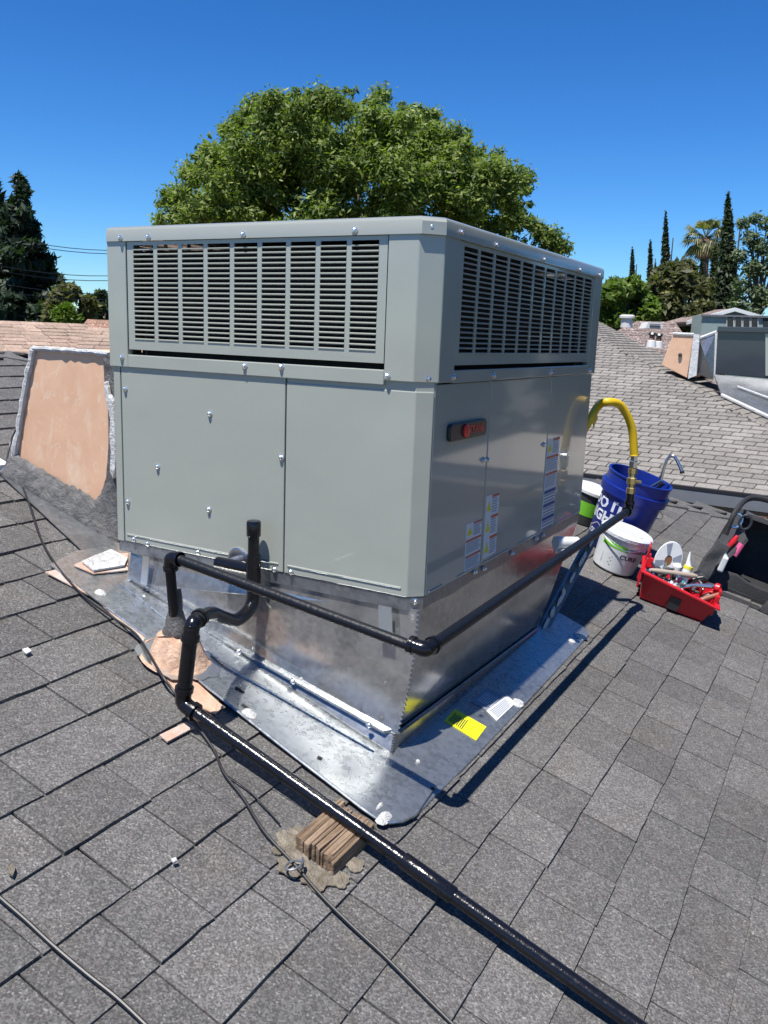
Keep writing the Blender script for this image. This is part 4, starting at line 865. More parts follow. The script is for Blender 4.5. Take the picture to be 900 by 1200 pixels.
soft(slab((Lx, -Ly, 0), (-Lx, -Ly, 0), (-Lx+.02, -Ly+.03, .07), (Lx-.02, -Ly-.01, .05), .014)).build('front_wall', M_BAG, bag, local=True, smooth=60)
soft(slab((-Lx, Ly, 0), (Lx, Ly, 0), (Lx-.02, Ly+.02, Hh), (-Lx+.04, Ly+.02, Hh), .014)).build('back_wall', M_BAG, bag, local=True, smooth=60)
soft(slab((-Lx, -Ly, 0), (-Lx, Ly, 0), (-Lx+.05, Ly, Hh), (-Lx+.10, -Ly+.06, Hh*.82), .014)).build('side_wall', M_BAG2, bag, local=True, smooth=60)
soft(slab((Lx, Ly, 0), (Lx, -Ly, 0), (Lx, -Ly+.05, Hh*.8), (Lx-.02, Ly, Hh), .014)).build('side_wall', M_BAG2, bag, local=True, smooth=60)
soft(slab((-Lx+.03, Ly+.03, Hh), (Lx-.02, Ly+.02, Hh), (Lx+.05, Ly-.13, Hh+.03), (-Lx+.09, Ly-.12, Hh+.025), .016)).build('lid_flap', M_BAG2, bag, local=True, smooth=60)
soft(slab((-Lx-.045, -Ly-.03, .01), (-Lx+.01, -Ly-.02, .01), (-Lx+.045, -Ly+.0, .17), (-Lx-.01, -Ly+.0, .18), .035)).build('outer_pocket', M_BAG2, bag, local=True, smooth=60)
soft(slab((.02, -Ly-.09, .0), (Lx+.02, -Ly-.09, .0), (Lx, -Ly-.01, .13), (.12, -Ly, .16), .03), .02).build('loose_flap', M_BAG, bag, local=True, smooth=60)
MB().tube(bez([(-Lx+.02, -Ly+.08, Hh*.75), (-Lx+.02, -.06, Hh+.03), (-Lx+.08, Ly-.03, Hh+.07), (0, Ly+.03, Hh+.075), (Lx, Ly+.02, Hh+.05)], 6), .012, 8).build('carry_strap', M_BAG, bag, local=True, smooth=True)
MB().tube([(-.02, Ly, Hh+.085), (.06, Ly, Hh+.085)], .011, 8).build('strap_clasp', M_STEEL, bag, local=True, smooth=True)
MB().box((-Lx-.04, -Ly-.1, .0), (.03, -Ly-.05, .012)).build('floor_strap', M_BAG, bag, local=True, bevel=.004)
def inbag(name, label, cat): e = empty(name, bag.location); e.rotation_mode = 'QUATERNION'; e.rotation_quaternion = bag.rotation_quaternion; e.scale = bag.scale; tag(e, label, cat); return e
e = inbag('red_screwdriver', 'red and black handled screwdriver in the pocket of the black bag', 'screwdriver'); MB().tube([(-.19, -.10, .14), (-.175, -.09, .18), (-.17, -.085, .20)], [.010, .014, .008], 10).build('handle', M_RED, e, local=True, smooth=True); MB().tube([(-.15, -.11, .13), (-.14, -.1, .18)], .014, 8).build('grip', M_PINK, e, local=True, smooth=True)
e = inbag('white_tape', 'white cable tie bundle hanging out of the black bag', 'cable ties'); MB().tube(bez([(-.245, -.17, .12), (-.235, -.185, .145), (-.21, -.195, .15), (-.19, -.2, .13)], 5), .010, 8).build('band', M_TUB, e, local=True, smooth=True); MB().box((-.20, -.225, .075), (-.175, -.195, .135)).build('tag', M_TUB, e, local=True, bevel=.006)
e = inbag('steel_snips', 'steel snips with loop handles in the top of the black bag', 'snips')
for cx_, cz_ in ((-.2, .245), (-.16, .25)): MB().tube([(cx_+.026*math.cos(a*.5), -.04+.012*math.sin(a*.5), cz_+.026*math.sin(a*.5)) for a in range(14)], .006, 8).build('handle', [M_STEEL, M_BADGE][cx_ > -.18], e, local=True, smooth=True)
# ================================================================ NEIGHBOUR HOUSE on the right (light grey hip roof)
ZE = -.9; Z = Vector((0, 0, 1))
Ea = hit(690, 556, Z, ZE); Eb = hit(900, 582, Z, ZE); ed_ = (Eb-Ea).normalized(); up_dir = Z.cross(ed_); up_dir = up_dir if up_dir.y > 0 else -up_dir; PT = .30
nA = (Z-up_dir*PT); dA = nA.dot(Ea)
def nz(p): return (dA-nA.x*p.x-nA.y*p.y)/nA.z
h1_ = hit(703, 398, nA, dA); h2_ = hit(900, 503, nA, dA); hd = (h2_-h1_).normalized()
# plane B: falls along the eave direction
g_ = (h2_.z-h1_.z)/((h2_-h1_).dot(ed_)); nB = Z-ed_*g_; dB = nB.dot(h1_)
nh = empty('neighbour_house', Vector((Ea.x, Ea.y, GZ))); tag(nh, 'neighbouring house with weathered light grey hip roof on the right', 'house')
E0 = Ea-ed_*6; E1 = Ea+ed_*6.2
# hip meets the eave
tt_ = (ZE-h1_.z)/hd.z; HE = h1_+hd*tt_
ap = h1_-hd*.6
ridge_l = ap-ed_*20; ridge_l.z = nz(ridge_l)
L0 = ap-ed_*4.5
slabr = MB().prism([E0, HE, ap, L0], (0, 0, -.08)); slabr.v = [q-Vector((0, 0, .012)) for q in slabr.v]
r_n = slabr.build('roof', M_SH2, nh)
def bz(q): return (dB-nB.x*q.x-nB.y*q.y)/nB.z
# rear slope: from the hip to the edge seen against the houses behind
fb1 = hit(702, 377, nB, dB); fb2 = hit(842, 452, nB, dB); fbd = (fb2-fb1).normalized(); F0 = fb1-fbd*2.5; F1 = fb2+fbd*5
apB = h1_-hd*2.5
slb2 = MB().prism([apB, HE, F1, F0], (0, 0, -.08)); slb2.v = [q-Vector((0, 0, .012)) for q in slb2.v]; slb2.build('rear_slope', M_SH2, r_n)
mb = MB(); ex = .145; tw = .28; kk = 0; hs_ = (Vector((up_dir.x, up_dir.y, PT)))
while True:
    up0 = kk*ex/math.sqrt(1+PT*PT); zrow = ZE+up0*PT
    if zrow > h1_.z+.1 or kk > 130: break
    tH = (zrow-h1_.z)/hd.z; PH = h1_+hd*tH; s1 = (PH-Ea).dot(ed_)
    s_ = -6.5+(kk*.095) % tw
    while s_ < s1:
        w = tw; a = Ea+ed_*s_+up_dir*up0; a.z = zrow; w2 = min(w, s1-s_); b = a+ed_*(w2-.016); c_ = b+hs_*(ex/math.sqrt(1+PT*PT)); d2 = a+hs_*(ex/math.sqrt(1+PT*PT)); t1 = .016
        jz = Vector((0, 0, t1)); mb.add([a, b, c_, d2, a+jz, b+jz, c_+Vector((0, 0, .002)), d2+Vector((0, 0, .002))], [(4, 5, 6, 7), (0, 1, 5, 4), (1, 2, 6, 5), (3, 0, 4, 7)]); s_ += w
    kk += 1
tag(mb.build('shingle_field', M_SH2, r_n), kind='stuff')
mb = MB()    # courses of the rear slope run away from us
s_ = (h1_-Ea).dot(ed_)-3.0; sEnd = (HE-Ea).dot(ed_)
def onhip(sv): t = (sv-(h1_-Ea).dot(ed_))/hd.dot(ed_); return h1_+hd*t
while s_ < sEnd:
    a = onhip(s_); b = onhip(s_+.155)
    for base, nxt in ((a, b),):
        # length until the far edge
        den = up_dir.x*fbd.y-up_dir.y*fbd.x; L_ = ((fb1.x-a.x)*fbd.y-(fb1.y-a.y)*fbd.x)/den; L_ = max(0, min(L_, 14)); y0_ = random.uniform(0, .3)-.3
        while y0_ < L_:
            w = .34; p0 = a+up_dir*max(0, y0_); p1 = a+up_dir*min(L_, y0_+w-.02); q0 = b+up_dir*max(0, y0_-.15); q1 = b+up_dir*min(L_, y0_+w-.02-.15)
            j1 = Vector((0, 0, .002)); j2 = Vector((0, 0, .013)); mb.add([p0+j1, p1+j1, q1+j2, q0+j2, q0, q1], [(0, 1, 2, 3), (3, 2, 5, 4)]); y0_ += w
    s_ += .16
tag(mb.build('rear_shingle_field', M_SH2, r_n), kind='stuff')
fa_ = MB(); dn = Vector((0, 0, -1)); out = -up_dir
fa_.hexa([E0+out*.05+dn*.18, E1+out*.05+dn*.18, E1+dn*.18, E0+dn*.18, E0+out*.05+dn*.03, E1+out*.05+dn*.03, E1+dn*.03, E0+dn*.03]).build('fascia', M_TRIM, r_n)
MB().hexa([q for z_ in (-.026, .012) for q in (E0+out*.056+Z*z_, E1+out*.056+Z*z_, E1+Z*z_, E0+Z*z_)]).build('drip_edge', M_BADGE, r_n)
wq = up_dir*.6
MB().prism([E0+wq+dn*.1, E1+wq+dn*.1, E1+wq+up_dir*5+dn*.1, E0+wq+up_dir*5+dn*.1], (0, 0, GZ-ZE+.1)).build('wall', M_STUCCO, nh)
# board fence between the houses
f0_ = Ea+out*.35-ed_*4; fn = empty('board_fence', Vector((f0_.x, f0_.y, GZ))); tag(fn, 'brown vertical board fence below the grey fascia of the neighbouring house', 'fence')
for i in range(46):
    a = f0_+ed_*(i*.25); b = a+ed_*.243; zt_ = -1.08+random.uniform(-.02, .02)
    m = MB().hexa([Vector((a.x, a.y, GZ)), Vector((b.x, b.y, GZ)), Vector((b.x, b.y, GZ))+up_dir*.03, Vector((a.x, a.y, GZ))+up_dir*.03, Vector((a.x, a.y, zt_)), Vector((b.x, b.y, zt_)), Vector((b.x, b.y, zt_))+up_dir*.03, Vector((a.x, a.y, zt_))+up_dir*.03]); m.build('board', M_FENCE, fn)
# ---- things on the neighbour's rear slope
def onB(x, y, h=0): return hit(x, y, nB, dB+h)
d2_ = 15.0
def vert(x0, y0, x1, y1, d): pass
# second peach duct, crimped silver transition, second unit: built as blocks facing the camera side
fdir = ed_; 
def fp(x, y, P0, n): return hit(x, y, n, n.dot(P0))
P0 = onB(808, 448); nf = up_dir
d_p = [fp(x, y, P0, nf) for x, y in ((775, 428), (805, 443), (813, 392), (789, 391))]
dd = empty('duct_cover', d_p[0]); tag(dd, 'small far peach duct cover beside the dark unit on the neighbouring roof', 'duct')
MB().prism(d_p, up_dir*.9).build('duct_body', M_PEACH, dd, bevel=.01)
MB().tube([d_p[3], d_p[2]], .025, 6).build('sealant_bead', M_SEAL, dd); MB().prism([fp(x, y, P0-nf*.02, nf) for x, y in ((806, 444), (816, 440), (820, 392), (813, 391))], up_dir*.05).build('sealant_edge', M_SEAL, dd)
q = fp(797, 416, P0-nf*.02, nf); MB().ball(q, .035, seg=8).build('plug', M_INK, dd)
tr_ = empty('duct_transition', fp(820, 440, P0, nf)); tag(tr_, 'silver cross-creased sheet metal duct joining far peach cover to dark unit', 'duct')
T = [fp(x, y, P0+nf*.1, nf) for x, y in ((816, 438), (838, 446), (840, 389), (819, 397))]; cc = (T[0]+T[1]+T[2]+T[3])/4-nf*.12
MB().add(T+[cc]+[t+nf*.7 for t in T], [(0, 1, 4), (1, 2, 4), (2, 3, 4), (3, 0, 4), (3, 2, 7, 8)[0:4], (2, 1, 6, 7), (0, 3, 8, 5)]).build('crimped_panel', M_RAIL, tr_)
MB().tube([T[3], T[2]], .03, 6).build('sealant_bead', M_SEAL, tr_); MB().tube([T[1], T[2]], .03, 6).build('sealant_bead', M_SEAL, tr_)
u2 = empty('rooftop_air_conditioner', fp(860, 440, P0, nf)); tag(u2, 'grey rooftop air conditioner painted shade-dark, cut off by the right picture edge', 'air conditioner')
Q = [fp(x, y, P0+nf*.05, nf) for x, y in ((838, 438), (990, 452), (990, 388), (841, 385))]
MB().prism(Q, nf*1.4).build('cabinet', M_UNIT2, u2, bevel=.01)
K = [fp(x, y, P0, nf) for x, y in ((840, 389), (990, 392), (990, 385), (841, 382.5))]; MB().prism(K, nf*1.5).build('top_cap', M_UNIT2, u2, bevel=.01)
K = [fp(x, y, P0+nf*.03, nf) for x, y in ((897, 391), (903, 391), (903, 441), (897, 440))]; MB().prism(K, nf*.05).build('corner_post', M_UNIT, u2)
sk = empty('roof_flashing', onB(870, 460)); tag(sk, 'wide grey metal flashing skirt below the dark rooftop unit at right edge', 'flashing')
PP = [fp(x, y, P0-nf*.0, nf) for x, y in ((837, 439), (990, 453))]
low = [onB(x, y, .05) for x, y in ((846, 463), (990, 530))]
MB().prism([PP[0], PP[1], low[1], low[0]], (0, 0, -.03)).build('skirt', M_RAIL, sk)
MB().tube([low[0], low[1]], .03, 6).build('folded_edge', M_SEAL, sk, smooth=True)
a_ = PP[0].lerp(low[0], .45).lerp(PP[1].lerp(low[1], .45), .17); b_ = PP[0].lerp(low[0], .6).lerp(PP[1].lerp(low[1], .6), .6); MB().tube([a_+Vector((0, 0, .03)), b_+Vector((0, 0, .03))], .015, 6).build('seam', M_SEAL, sk)
pb = empty('black_pot', onB(816, 442)); tag(pb, 'small black bucket with handle next to the far peach duct cover', 'bucket')
c_ = onB(816, 441, .02)
MB().lathe([(.10, 0), (.15, .24), (.13, .24), (.09, .02)], c_, 16).build('pot_body', M_BADGE, pb, smooth=40); MB().tube([c_+Vector((.14*math.cos(a*.35), -.05, .2+.12*math.sin(a*.35))) for a in range(10)], .012, 6).build('handle', M_BADGE, pb)
ho_ = MB(); c_ = onB(829, 444, .03)
for i in range(3): ho_.tube([c_+Vector((.14*math.cos(a*.4+i), .09*math.sin(a*.4+i), .03+i*.04)) for a in range(17)], .025, 6)
tag(ho_.build('coiled_hose', M_BADGE, None, smooth=True), 'loose coil of black hose lying under the far silver duct', 'hose')
for (x, y), lb in (((763, 407), 'left white topped vent pipe pair on the light grey neighbouring roof'), ((771, 408), 'right white topped vent pipe on the light grey neighbouring roof')):
    c_ = onB(x, y, 0) if onB(x, y).length < 40 else far(x, y, 17)
    v_ = empty('roof_vent', c_); tag(v_, lb, 'vent'); MB().lathe([(.11, 0), (.085, .14), (.06, .15)], c_, 12).build('vent_base', M_WHITE, v_, smooth=True); MB().tube([c_+Vector((0, 0, .1)), c_+Vector((0, 0, .27))], .055, 10).build('vent_pipe', M_RUST, v_); MB().lathe([(.07, 0), (.085, .02), (.06, .06)], c_+Vector((0, 0, .25)), 10).build('vent_cap', M_BADGE, v_)
# ================================================================ FAR HOUSES
def hip_house(name, label, pxs, d, drop, depth, mat, wallm=M_STUCCO, ridge_frac=(.35, .75), wallz=GZ, rows=0):
    """front eave between two screen columns at distance d, ridge seen at pxs y"""
    (xl, xr, yt) = pxs; a = far(xl, yt, d); b = far(xr, yt, d); zr = far((xl+xr)/2, yt, d+depth).z
    a.z = b.z = zr-drop; e = (b-a); e.z = 0; L = e.length; e.normalize(); n = Z.cross(e); n = n if n.y > 0 else -n
    c_ = b+n*depth*2; d_ = a+n*depth*2; r1 = a+e*L*ridge_frac[0]+n*depth; r2 = a+e*L*ridge_frac[1]+n*depth; r1.z = r2.z = zr
    o = empty(name, Vector((a.x, a.y, wallz))); tag(o, label, 'house')
    rf = MB().add([a, b, c_, d_, r1, r2], [(0, 1, 5, 4), (1, 2, 5), (2, 3, 4, 5), (3, 0, 4), (0, 3, 2, 1)]).build('roof', mat, o)
    if rows:
        m = MB()
        for k in range(rows):
            t = k/rows; p0 = a.lerp(r1, t); p1 = b.lerp(r2, t); q0 = a.lerp(r1, t+1/rows); q1 = b.lerp(r2, t+1/rows); s_ = 0; Lr_ = (p1-p0).length
            while s_ < Lr_:
                w = random.uniform(.3, .5); t0 = s_/Lr_; t1 = min(1, (s_+w-.015)/Lr_); zz = Vector((0, 0, random.choice([.012, .018, .022])))
                A_, B_, C_, D_ = p0.lerp(p1, t0)+zz, p0.lerp(p1, t1)+zz, q0.lerp(q1, t1)+Vector((0, 0, .008)), q0.lerp(q1, t0)+Vector((0, 0, .008))
                m.add([A_, B_, C_, D_, A_-zz, B_-zz], [(0, 1, 2, 3), (4, 5, 1, 0)]); s_ += w
        tag(m.build('roof_tiles', mat, rf), kind='stuff')
    i_ = e*.5; MB().prism([a+i_+n*.5, b-i_+n*.5, c_-i_-n*.5, d_+i_-n*.5], (0, 0, wallz-a.z-.02)).build('wall', wallm, o)
    MB().tube([a, b], .06, 6).build('gutter', M_WHITE, rf)
    return o, a, b, e, n, zr
hip_house('tan_roof_house', 'house with pale tan shingle roof behind the ridge at far left', (-260, 330, 377.5), 14.5, 1.9, 5.2, M_TAN, ridge_frac=(.1, .585), rows=30)
hip_house('tan_roof_wing', 'lower wing with pale tan shingle roof touching the left side of the unit', (20, 420, 388.5), 13.5, 1.5, 4.2, M_TAN, ridge_frac=(.1, .8), rows=24)
hip_house('rust_roof_house', 'house with rusty brown roof peeking over the tan roof at left', (60, 200, 375.5), 24, 1.3, 4, M_RUST, ridge_frac=(.26, .55), rows=10)
ob, a_, b_, e_, n2, zr_ = hip_house('brown_roof_house', 'house with brownish pink hip roof beyond the light grey roof', (600, 860, 376), 24, 1.9, 5, M_BROWN, ridge_frac=(.60, .80), rows=24)
ch = empty('flue_vent', far(735, 383, 26)); tag(ch, 'short white flue with flat cap on the brownish pink roof', 'flue'); c_ = far(734, 384, 26)
MB().lathe([(.17, 0), (.17, .2), (.14, .22), (.14, .26), (.22, .27), (.22, .33), (.15, .36)], c_, 14).build('flue_pipe', M_WHITE, ch, smooth=30)
dv = empty('dormer_vent', far(767, 384, 25)); tag(dv, 'low white louvred dormer vent on the brownish pink roof', 'vent'); c_ = far(767, 385, 25); ex_ = RT.copy(); ex_.z = 0; ex_.normalize(); fy_ = Z.cross(ex_)
m = MB(); m.prism([c_-ex_*.25, c_+ex_*.25, c_+ex_*.18+Z*.17, c_-ex_*.18+Z*.17], fy_*.6); m.build('vent_box', M_WHITE, dv)
for k in range(2): MB().prism([c_-ex_*.15+Z*(.05+k*.05)-fy_*.01, c_+ex_*.15+Z*(.05+k*.05)-fy_*.01, c_+ex_*.14+Z*(.07+k*.05)-fy_*.01, c_-ex_*.14+Z*(.07+k*.05)-fy_*.01], -fy_*.02).build('louver', M_INK, dv)
# teal building with window band and white gable
tb_ = empty('teal_building', far(860, 400, 28)); tag(tb_, 'pale teal building with window band under a white gable at right', 'building')
Tc = far(860, 380, 28); 
def tp(x, y, k=0): return hit(x, y, fy_, fy_.dot(Tc)+k)
lowz = lambda q: Vector((q.x, q.y, GZ))
W1 = [tp(824, 369), tp(960, 373)]; MB().prism([lowz(W1[0]), lowz(W1[1]), W1[1], W1[0]], fy_*.9).build('wall', M_TEAL, tb_)
MB().prism([tp(823, 370.5, -.06), tp(960, 374, -.06), tp(960, 371.5, -.06), tp(823, 368.3, -.06)], fy_*.1).build('eave_trim', M_TRIM, tb_)
for i, x in enumerate((851.5, 861, 870.5, 880)):
    w_o = MB().prism([tp(x, 383.6, -.03), tp(x+8.8, 384, -.03), tp(x+8.8, 370.8, -.03), tp(x, 370.4, -.03)], fy_*.06).build('window', M_WHITE, tb_); MB().prism([tp(x+.9, 382.9, -.05), tp(x+7.9, 383.2, -.05), tp(x+7.9, 371.6, -.05), tp(x+.9, 371.2, -.05)], fy_*.06).build('pane', M_GLASS, w_o)
w_o = MB().prism([tp(894.5, 385, -.03), tp(930, 386, -.03), tp(930, 372, -.03), tp(894.5, 371, -.03)], fy_*.06).build('window', M_GLASS, tb_)
G = [tp(806, 376, 1.0), tp(862, 360.5, 1.0), tp(893, 369.5, 1.0)]
rfm = MB().prism([G[0]+Z*.0, G[1], G[1]-Z*.11, G[0]-Z*.11], fy_*.12); rfm.prism([G[1], G[2], G[2]-Z*.11, G[1]-Z*.11], fy_*.12); rfm.build('barge_board', M_WHITE, tb_); MB().prism([tp(806, 377, 1.14), tp(862, 361.2, 1.14), tp(893, 370.3, 1.14), tp(893, 372, 1.14), tp(862, 363.5, 1.14), tp(806, 379, 1.14)], fy_*2.5).build('gable_roof', M_BROWN, tb_)
MB().prism([tp(812, 377, 1.2), tp(862, 363, 1.2), tp(890, 371, 1.2), tp(890, 378, 1.2), tp(812, 382, 1.2)], fy_*2).build('gable_wall', M_TRIM, tb_)
# ================================================================ TREES
def leafcloud(centers, radii, n, size, squash=1.0, shell=.55, seed=1, droop=0, elong=1.6, fuzz=.18):
    r = np.random.default_rng(seed); centers = np.array(centers, float); radii = np.array(radii, float)
    if radii.ndim == 1: radii = np.repeat(radii[:, None], 3, 1)*np.array([1, 1, squash])
    vol = radii.prod(1)**(2/3); idx = r.choice(len(centers), n, p=vol/vol.sum())
    d = r.normal(size=(n, 3)); d /= np.linalg.norm(d, axis=1)[:, None]
    rad = (shell+(1-shell)*r.random(n)**.7)*np.clip(1+fuzz*r.normal(size=n), .2, 1.55)
    P = centers[idx]+d*radii[idx]*rad[:, None]
    nrm = d*.45+r.normal(size=(n, 3))*.5+np.array([0, -.2, .55]); nrm /= np.linalg.norm(nrm, axis=1)[:, None]
    a = np.cross(nrm, r.normal(size=(n, 3))); a[:, 2] -= droop; a -= nrm*(a*nrm).sum(1)[:, None]; a /= np.linalg.norm(a, axis=1)[:, None]+1e-9; b = np.cross(nrm, a)
    s = size*(.6+.8*r.random(n))[:, None]; a *= s*elong; b *= s*.55
    V = np.stack([P-a, P+b-a*.1, P+a, P-b-a*.1], 1).reshape(-1, 3); return V
def leafobj(name, V, mat, parent):
    n = len(V)//4; me = bpy.data.meshes.new(name); off = np.array(origin(parent)); V = V-off
    me.vertices.add(len(V)); me.vertices.foreach_set('co', V.astype(np.float32).ravel()); me.loops.add(n*4); me.loops.foreach_set('vertex_index', np.arange(n*4, dtype=np.int32))
    me.polygons.add(n); me.polygons.foreach_set('loop_start', np.arange(0, n*4, 4, dtype=np.int32)); me.update(calc_edges=True); me.materials.append(mat)
    o = bpy.data.objects.new(name, me); COL.objects.link(o); o.parent = parent; return o
def tree(label, base_px, d, top_y, bot_y, halfw_px, mat, n, size, kind='round', seed=1, name='broadleaf_tree', lobes=40, shape=None, group=None, depth=0):
    rr = random.Random(seed); cx_, _ = base_px; T_ = far(cx_, top_y, d); B_ = far(cx_, bot_y, d); hw = halfw_px*d/FPX*1.06; H = T_.z-B_.z
    o = empty(name, Vector((B_.x, B_.y, GZ))); tag(o, label, 'tree', group)
    ctr = []; rad = []
    if shape:
        for x, y, r in shape: 
            for k in range(3 if r > 18 else 1):
                cc_ = 1-min(1, ((x-cx_)/(halfw_px*1.1))**2)
                q = far(x, y, d+(rr.uniform(-1, 1)*hw*.8*(k > 0) if not depth else rr.uniform(-1, .8)*hw*.8*math.sqrt(cc_))); ctr.append(q); rad.append(r*d/FPX)
    elif kind == 'round':
        for k in range(lobes):
            u = rr.uniform(-1, 1); a = rr.uniform(0, 2*math.pi); s = math.sqrt(1-u*u)*rr.uniform(.55, .9); ctr.append(Vector((B_.x+hw*s*math.cos(a), B_.y+hw*s*math.sin(a), (T_.z+B_.z)/2+H/2*u*.82))); rad.append(hw*rr.uniform(.2, .34))
    elif kind == 'cypress':
        m_ = 26
        for k in range(m_):
            t = (k+.5)/m_; q = Vector((B_.x, B_.y, 0)).lerp(Vector((T_.x, T_.y, 0)), t); w = hw*(1-t)**.75*(.35+.65*min(1, t*5+.5)); ctr.append(Vector((q.x+rr.uniform(-.1, .1)*w, q.y, B_.z+H*t))); rad.append((max(w, .02), max(w, .02), H/m_*1.0))
    elif kind == 'conifer':
        m_ = 15
        for k in range(m_):
            t = (k+.3)/m_; w = hw*(1-t)**.8*rr.uniform(.75, 1.15); z = B_.z+H*t
            nb_ = max(3, int(9*(1-t)))
            for j in range(nb_):
                a = rr.uniform(0, 2*math.pi); s = rr.uniform(.35, 1); ctr.append(Vector((B_.x+w*s*math.cos(a), B_.y+w*s*math.sin(a), z-.12*w*s))); rad.append((w*.36+.12, w*.36+.12, H/m_*.55))
    V = leafcloud([tuple(c) for c in ctr], rad, n, size, .85, .35 if (kind != 'round' or depth) else .5, seed, droop=.8 if kind != 'round' else .2, fuzz=.30 if depth else .18)
    leafobj('crown', V, mat, o)
    tm_ = MB(); lean = Vector((0, 0, 0)); topz = B_.z+H*(.75 if kind != 'round' else .6); r0_ = max(.12, hw*.07)
    tm_.tube([(B_.x, B_.y, GZ), (B_.x+.05, B_.y, (GZ+topz)/2), (B_.x, B_.y, topz)], [r0_, r0_*.7, r0_*.2], 8)
    for c in ctr[::max(1, len(ctr)//(16 if depth else 9))]:
        if kind == 'round' or shape:
            zb = B_.z+H*.12; tm_.tube([(B_.x, B_.y, zb), ((B_.x+c.x)/2, (B_.y+c.y)/2, zb+(c.z-zb)*.65), tuple(c)], [r0_*(.3 if depth else .5), r0_*(.14 if depth else .28), r0_*.05], 6)
    tm_.build('trunk', M_BARK, o, smooth=True); return o
rr = random.Random(3); shp = []
# big tree behind the unit: crown outline measured in the photograph
outl = [(195, 262, 12), (205, 235, 16), (212, 255, 18), (228, 210, 20), (235, 245, 26), (248, 180, 18), (262, 215, 30), (275, 148, 18), (290, 132, 16), (285, 175, 30), (300, 225, 36), (318, 125, 16), (330, 150, 30), (340, 200, 36), (352, 130, 20), (372, 160, 34), (385, 125, 16), (400, 200, 40), (408, 128, 20), (425, 165, 34), (440, 122, 14), (455, 150, 28), (462, 200, 38), (480, 140, 16), (495, 175, 30), (505, 145, 12), (520, 205, 34), (525, 165, 20), (548, 180, 18), (560, 215, 28), (575, 190, 12), (590, 205, 18), (600, 235, 20), (612, 215, 8), (605, 258, 16), (585, 260, 20), (622, 272, 12), (640, 282, 9), (655, 290, 7), (540, 250, 30), (460, 250, 36), (380, 250, 36), (300, 258, 30), (250, 262, 22), (545, 300, 34), (420, 310, 50), (320, 310, 40), (600, 300, 20)]
tufts = []
for x, y, r in outl:
    for k in range(max(2, int(r*r/70))):
        a = rr.uniform(0, 2*math.pi); q_ = r*math.sqrt(rr.random())*1.02; tufts.append((x+math.cos(a)*q_, y+math.sin(a)*q_, rr.uniform(8, 17)))
    for k in range(4):
        a = rr.uniform(0, 2*math.pi); tufts.append((x+math.cos(a)*r*1.1, y+math.sin(a)*r*1.1, rr.uniform(3, 6.5)))
tufts += [(x, y, r*.72) for x, y, r in outl if r >= 16]
tree('large rounded olive green tree rising behind the air conditioner', (410, 300), 26, 110, 420, 200, M_LEAF, 210000, .05, seed=4, shape=tufts, depth=1)
tree('left of two dark conifers at the far left edge', (2, 378), 44, 208, 385, 46, M_LEAF_D, 15000, .17, 'conifer', 11, 'conifer_tree')
tree('right and pointier of the two dark conifers at far left', (31, 378), 42, 203, 385, 42, M_LEAF_D, 16000, .16, 'conifer', 12, 'conifer_tree')
tree('low olive tree between the dark conifer and the power lines', (84, 370), 38, 336, 388, 26, M_LEAF_M, 5000, .15, seed=13, lobes=22)
tree('bright green bush in front of the dark conifers at left', (76, 372), 34, 358, 388, 13, M_LEAF_B, 2500, .12, seed=15, lobes=14)
tree('small dark tree touching the left corner of the unit', (121, 372), 42, 340, 392, 15, M_LEAF_C, 3500, .15, seed=14, lobes=18)
tree('bright green leafy tree just right of the unit', (728, 360), 30, 322, 395, 32, M_LEAF_B, 9000, .12, seed=21, lobes=30)
tree('dense brown green magnolia below the thin cypresses', (787, 360), 33, 305, 395, 33, M_LEAF_M, 11000, .13, seed=22, lobes=34)
tree('small yellow green tree between magnolia and tall cypress', (820, 370), 31, 352, 392, 16, M_LEAF_M, 2500, .11, seed=23, lobes=14)
tree('shortest thin cypress at the left of the cypress row', (741, 340), 48, 291, 365, 4.6, M_LEAF_C, 3750, .07, 'cypress', 31, 'cypress_tree')
tree('second thin cypress from the left behind the magnolia', (762, 340), 48, 282, 365, 4.6, M_LEAF_C, 3750, .07, 'cypress', 32, 'cypress_tree')
tree('third thin cypress rising above the magnolia', (780, 340), 46, 249, 365, 7.0, M_LEAF_C, 6000, .07, 'cypress', 33, 'cypress_tree')
tree('tallest cypress, right of the palm', (853, 370), 36, 227, 390, 14, M_LEAF_C, 13500, .07, 'cypress', 34, 'cypress_tree')
tree('broad dark cypress between the palm and the tallest cypress', (838, 370), 38, 290, 390, 12, M_LEAF_C, 9000, .07, 'cypress', 35, 'cypress_tree')
tree('small cypress hugging the palm trunk', (822, 370), 40, 304, 385, 5, M_LEAF_C, 3300, .07, 'cypress', 36, 'cypress_tree')
airy = [(872, 262, 8), (885, 255, 7), (898, 262, 8), (880, 280, 10), (893, 290, 11), (868, 300, 9), (883, 315, 12), (900, 315, 10), (870, 335, 11), (890, 345, 13), (905, 350, 12), (866, 355, 9), (880, 365, 12), (915, 300, 14), (925, 330, 16), (910, 275, 10)]
tree('airy pale green tree with open branches at the right edge', (885, 360), 34, 250, 390, 30, M_LEAF_P, 5200, .06, seed=41, shape=airy)
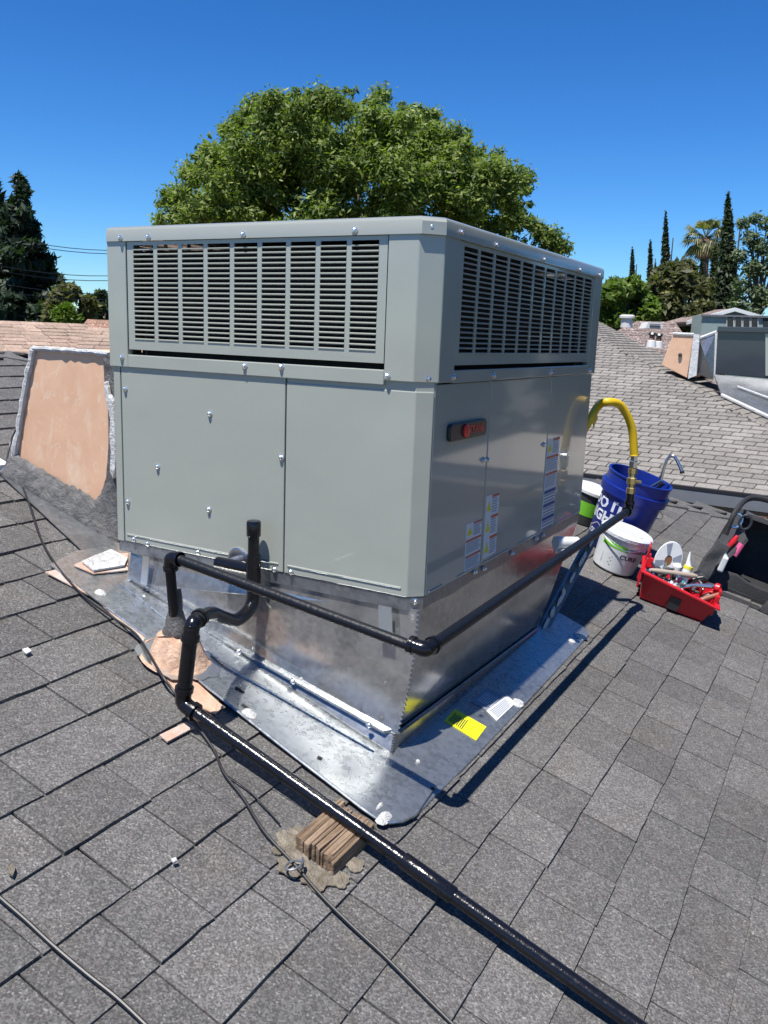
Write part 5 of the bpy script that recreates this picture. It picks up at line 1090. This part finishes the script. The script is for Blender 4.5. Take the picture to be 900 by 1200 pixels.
# palm
pm = empty('palm_tree', Vector((far(824, 380, 42).x, far(824, 380, 42).y, GZ))); tag(pm, 'tall fan palm with shaggy crown beside the tallest cypress', 'tree')
pt = far(827, 279, 42); pbm = far(822, 372, 42)
MB().tube([(pbm.x, pbm.y, GZ), pbm, pt.lerp(pbm, .3), pt], [.3, .22, .18, .2], 10).build('trunk', M_BARK, pm, smooth=True)
m = MB().ball(pt+Vector((0, 0, -.45)), (.36, .36, .5), seg=12); m.build('dead_leaf_boss', M_RUST, pm)
rr = random.Random(8)
for k in range(46):
    a = rr.uniform(0, 2*math.pi); el_ = rr.uniform(-.9, 1.3); L_ = rr.uniform(.45, .62); c_ = pt+Vector((math.cos(a)*math.cos(el_), math.sin(a)*math.cos(el_), math.sin(el_)))*L_; out_ = (c_-pt).normalized(); m = MB()
    side = out_.cross(Z).normalized(); upv = side.cross(out_)
    m.tube([pt, c_], .02, 4)
    for j in range(13):
        b_ = (j-6)/6*1.25; dv_ = (out_*math.cos(b_)+side*math.sin(b_)); tip = c_+dv_*.62+Vector((0, 0, -.22*abs(math.sin(b_))-.15)); s_ = dv_.cross(upv).normalized()*.035
        mid_ = c_+dv_*.35; m.add([c_, mid_+s_, tip, mid_-s_], [(0, 1, 2, 3)])
    m.build('frond', M_PALM, pm)
# background hedge of foliage closing the horizon
V = []
r_ = random.Random(77); cs = []; rs = []
for i in range(150):
    az_ = math.radians(-62+i*.52); d_ = r_.uniform(70, 95); cs.append((CAM.x+d_*math.sin(az_), CAM.y+d_*math.cos(az_), r_.uniform(-2.5, -.6))); rs.append(r_.uniform(1.6, 3.0))
wd = empty('far_trees', (0, 80, GZ)); V = leafcloud(cs, rs, 26000, .42, .9, .5, 99)
bpy.data.objects.remove(wd); wo = empty('x', (0, 0, 0)); ww = leafobj('far_trees', V, M_LEAF_C, wo); ww.parent = None; bpy.data.objects.remove(wo); tag(ww, 'low dark line of far trees along the horizon', 'trees', kind='stuff')
cs = []; rs = []  # unseen trees added at right: dark reflection, less sky on the unit's side
for i in range(75):
    az_ = math.radians(r_.uniform(8, 75)); d_ = r_.uniform(17, 24); cs.append((CAM.x+d_*math.sin(az_), CAM.y+d_*math.cos(az_), r_.uniform(-3, 8.0))); rs.append(r_.uniform(1.2, 2.2))
wo = empty('x', (0, 0, 0)); ww = leafobj('added_tree_belt', leafcloud(cs, rs, 26000, .3, .9, .5, 98), M_LEAF_C, wo); ww.parent = None; bpy.data.objects.remove(wo); tag(ww, 'added belt of dark trees, out of view at right, darkening the unit side', 'trees', kind='stuff')
# power lines
for i, (ya, yb) in enumerate(((273, 291), (277, 295), (310, 318.5), (316, 324), (330, 340), (340, 345))):
    a = far(-60, ya-4, 33); b = far(190, yb+6, 39); P = [a.lerp(b, t/10)+Vector((0, 0, -.35*math.sin(math.pi*t/10)+.17)) for t in range(11)]
    w_o = MB().tube(P, .014, 5).build('power_line', M_RUBBER, None); tag(w_o, ['uppermost', 'second from top', 'third from top', 'fourth from top', 'second lowest', 'lowest'][i]+' thin power line crossing the sky at left', 'power line', 'power lines at left')
# ---------------------------------------------------------------- bring the whole place to metres
for o_ in list(COL.objects):
    if o_.parent is None:
        o_.location = o_.location*S
        if o_.type in ('MESH', 'EMPTY'): o_.scale = tuple(s*S for s in o_.scale)
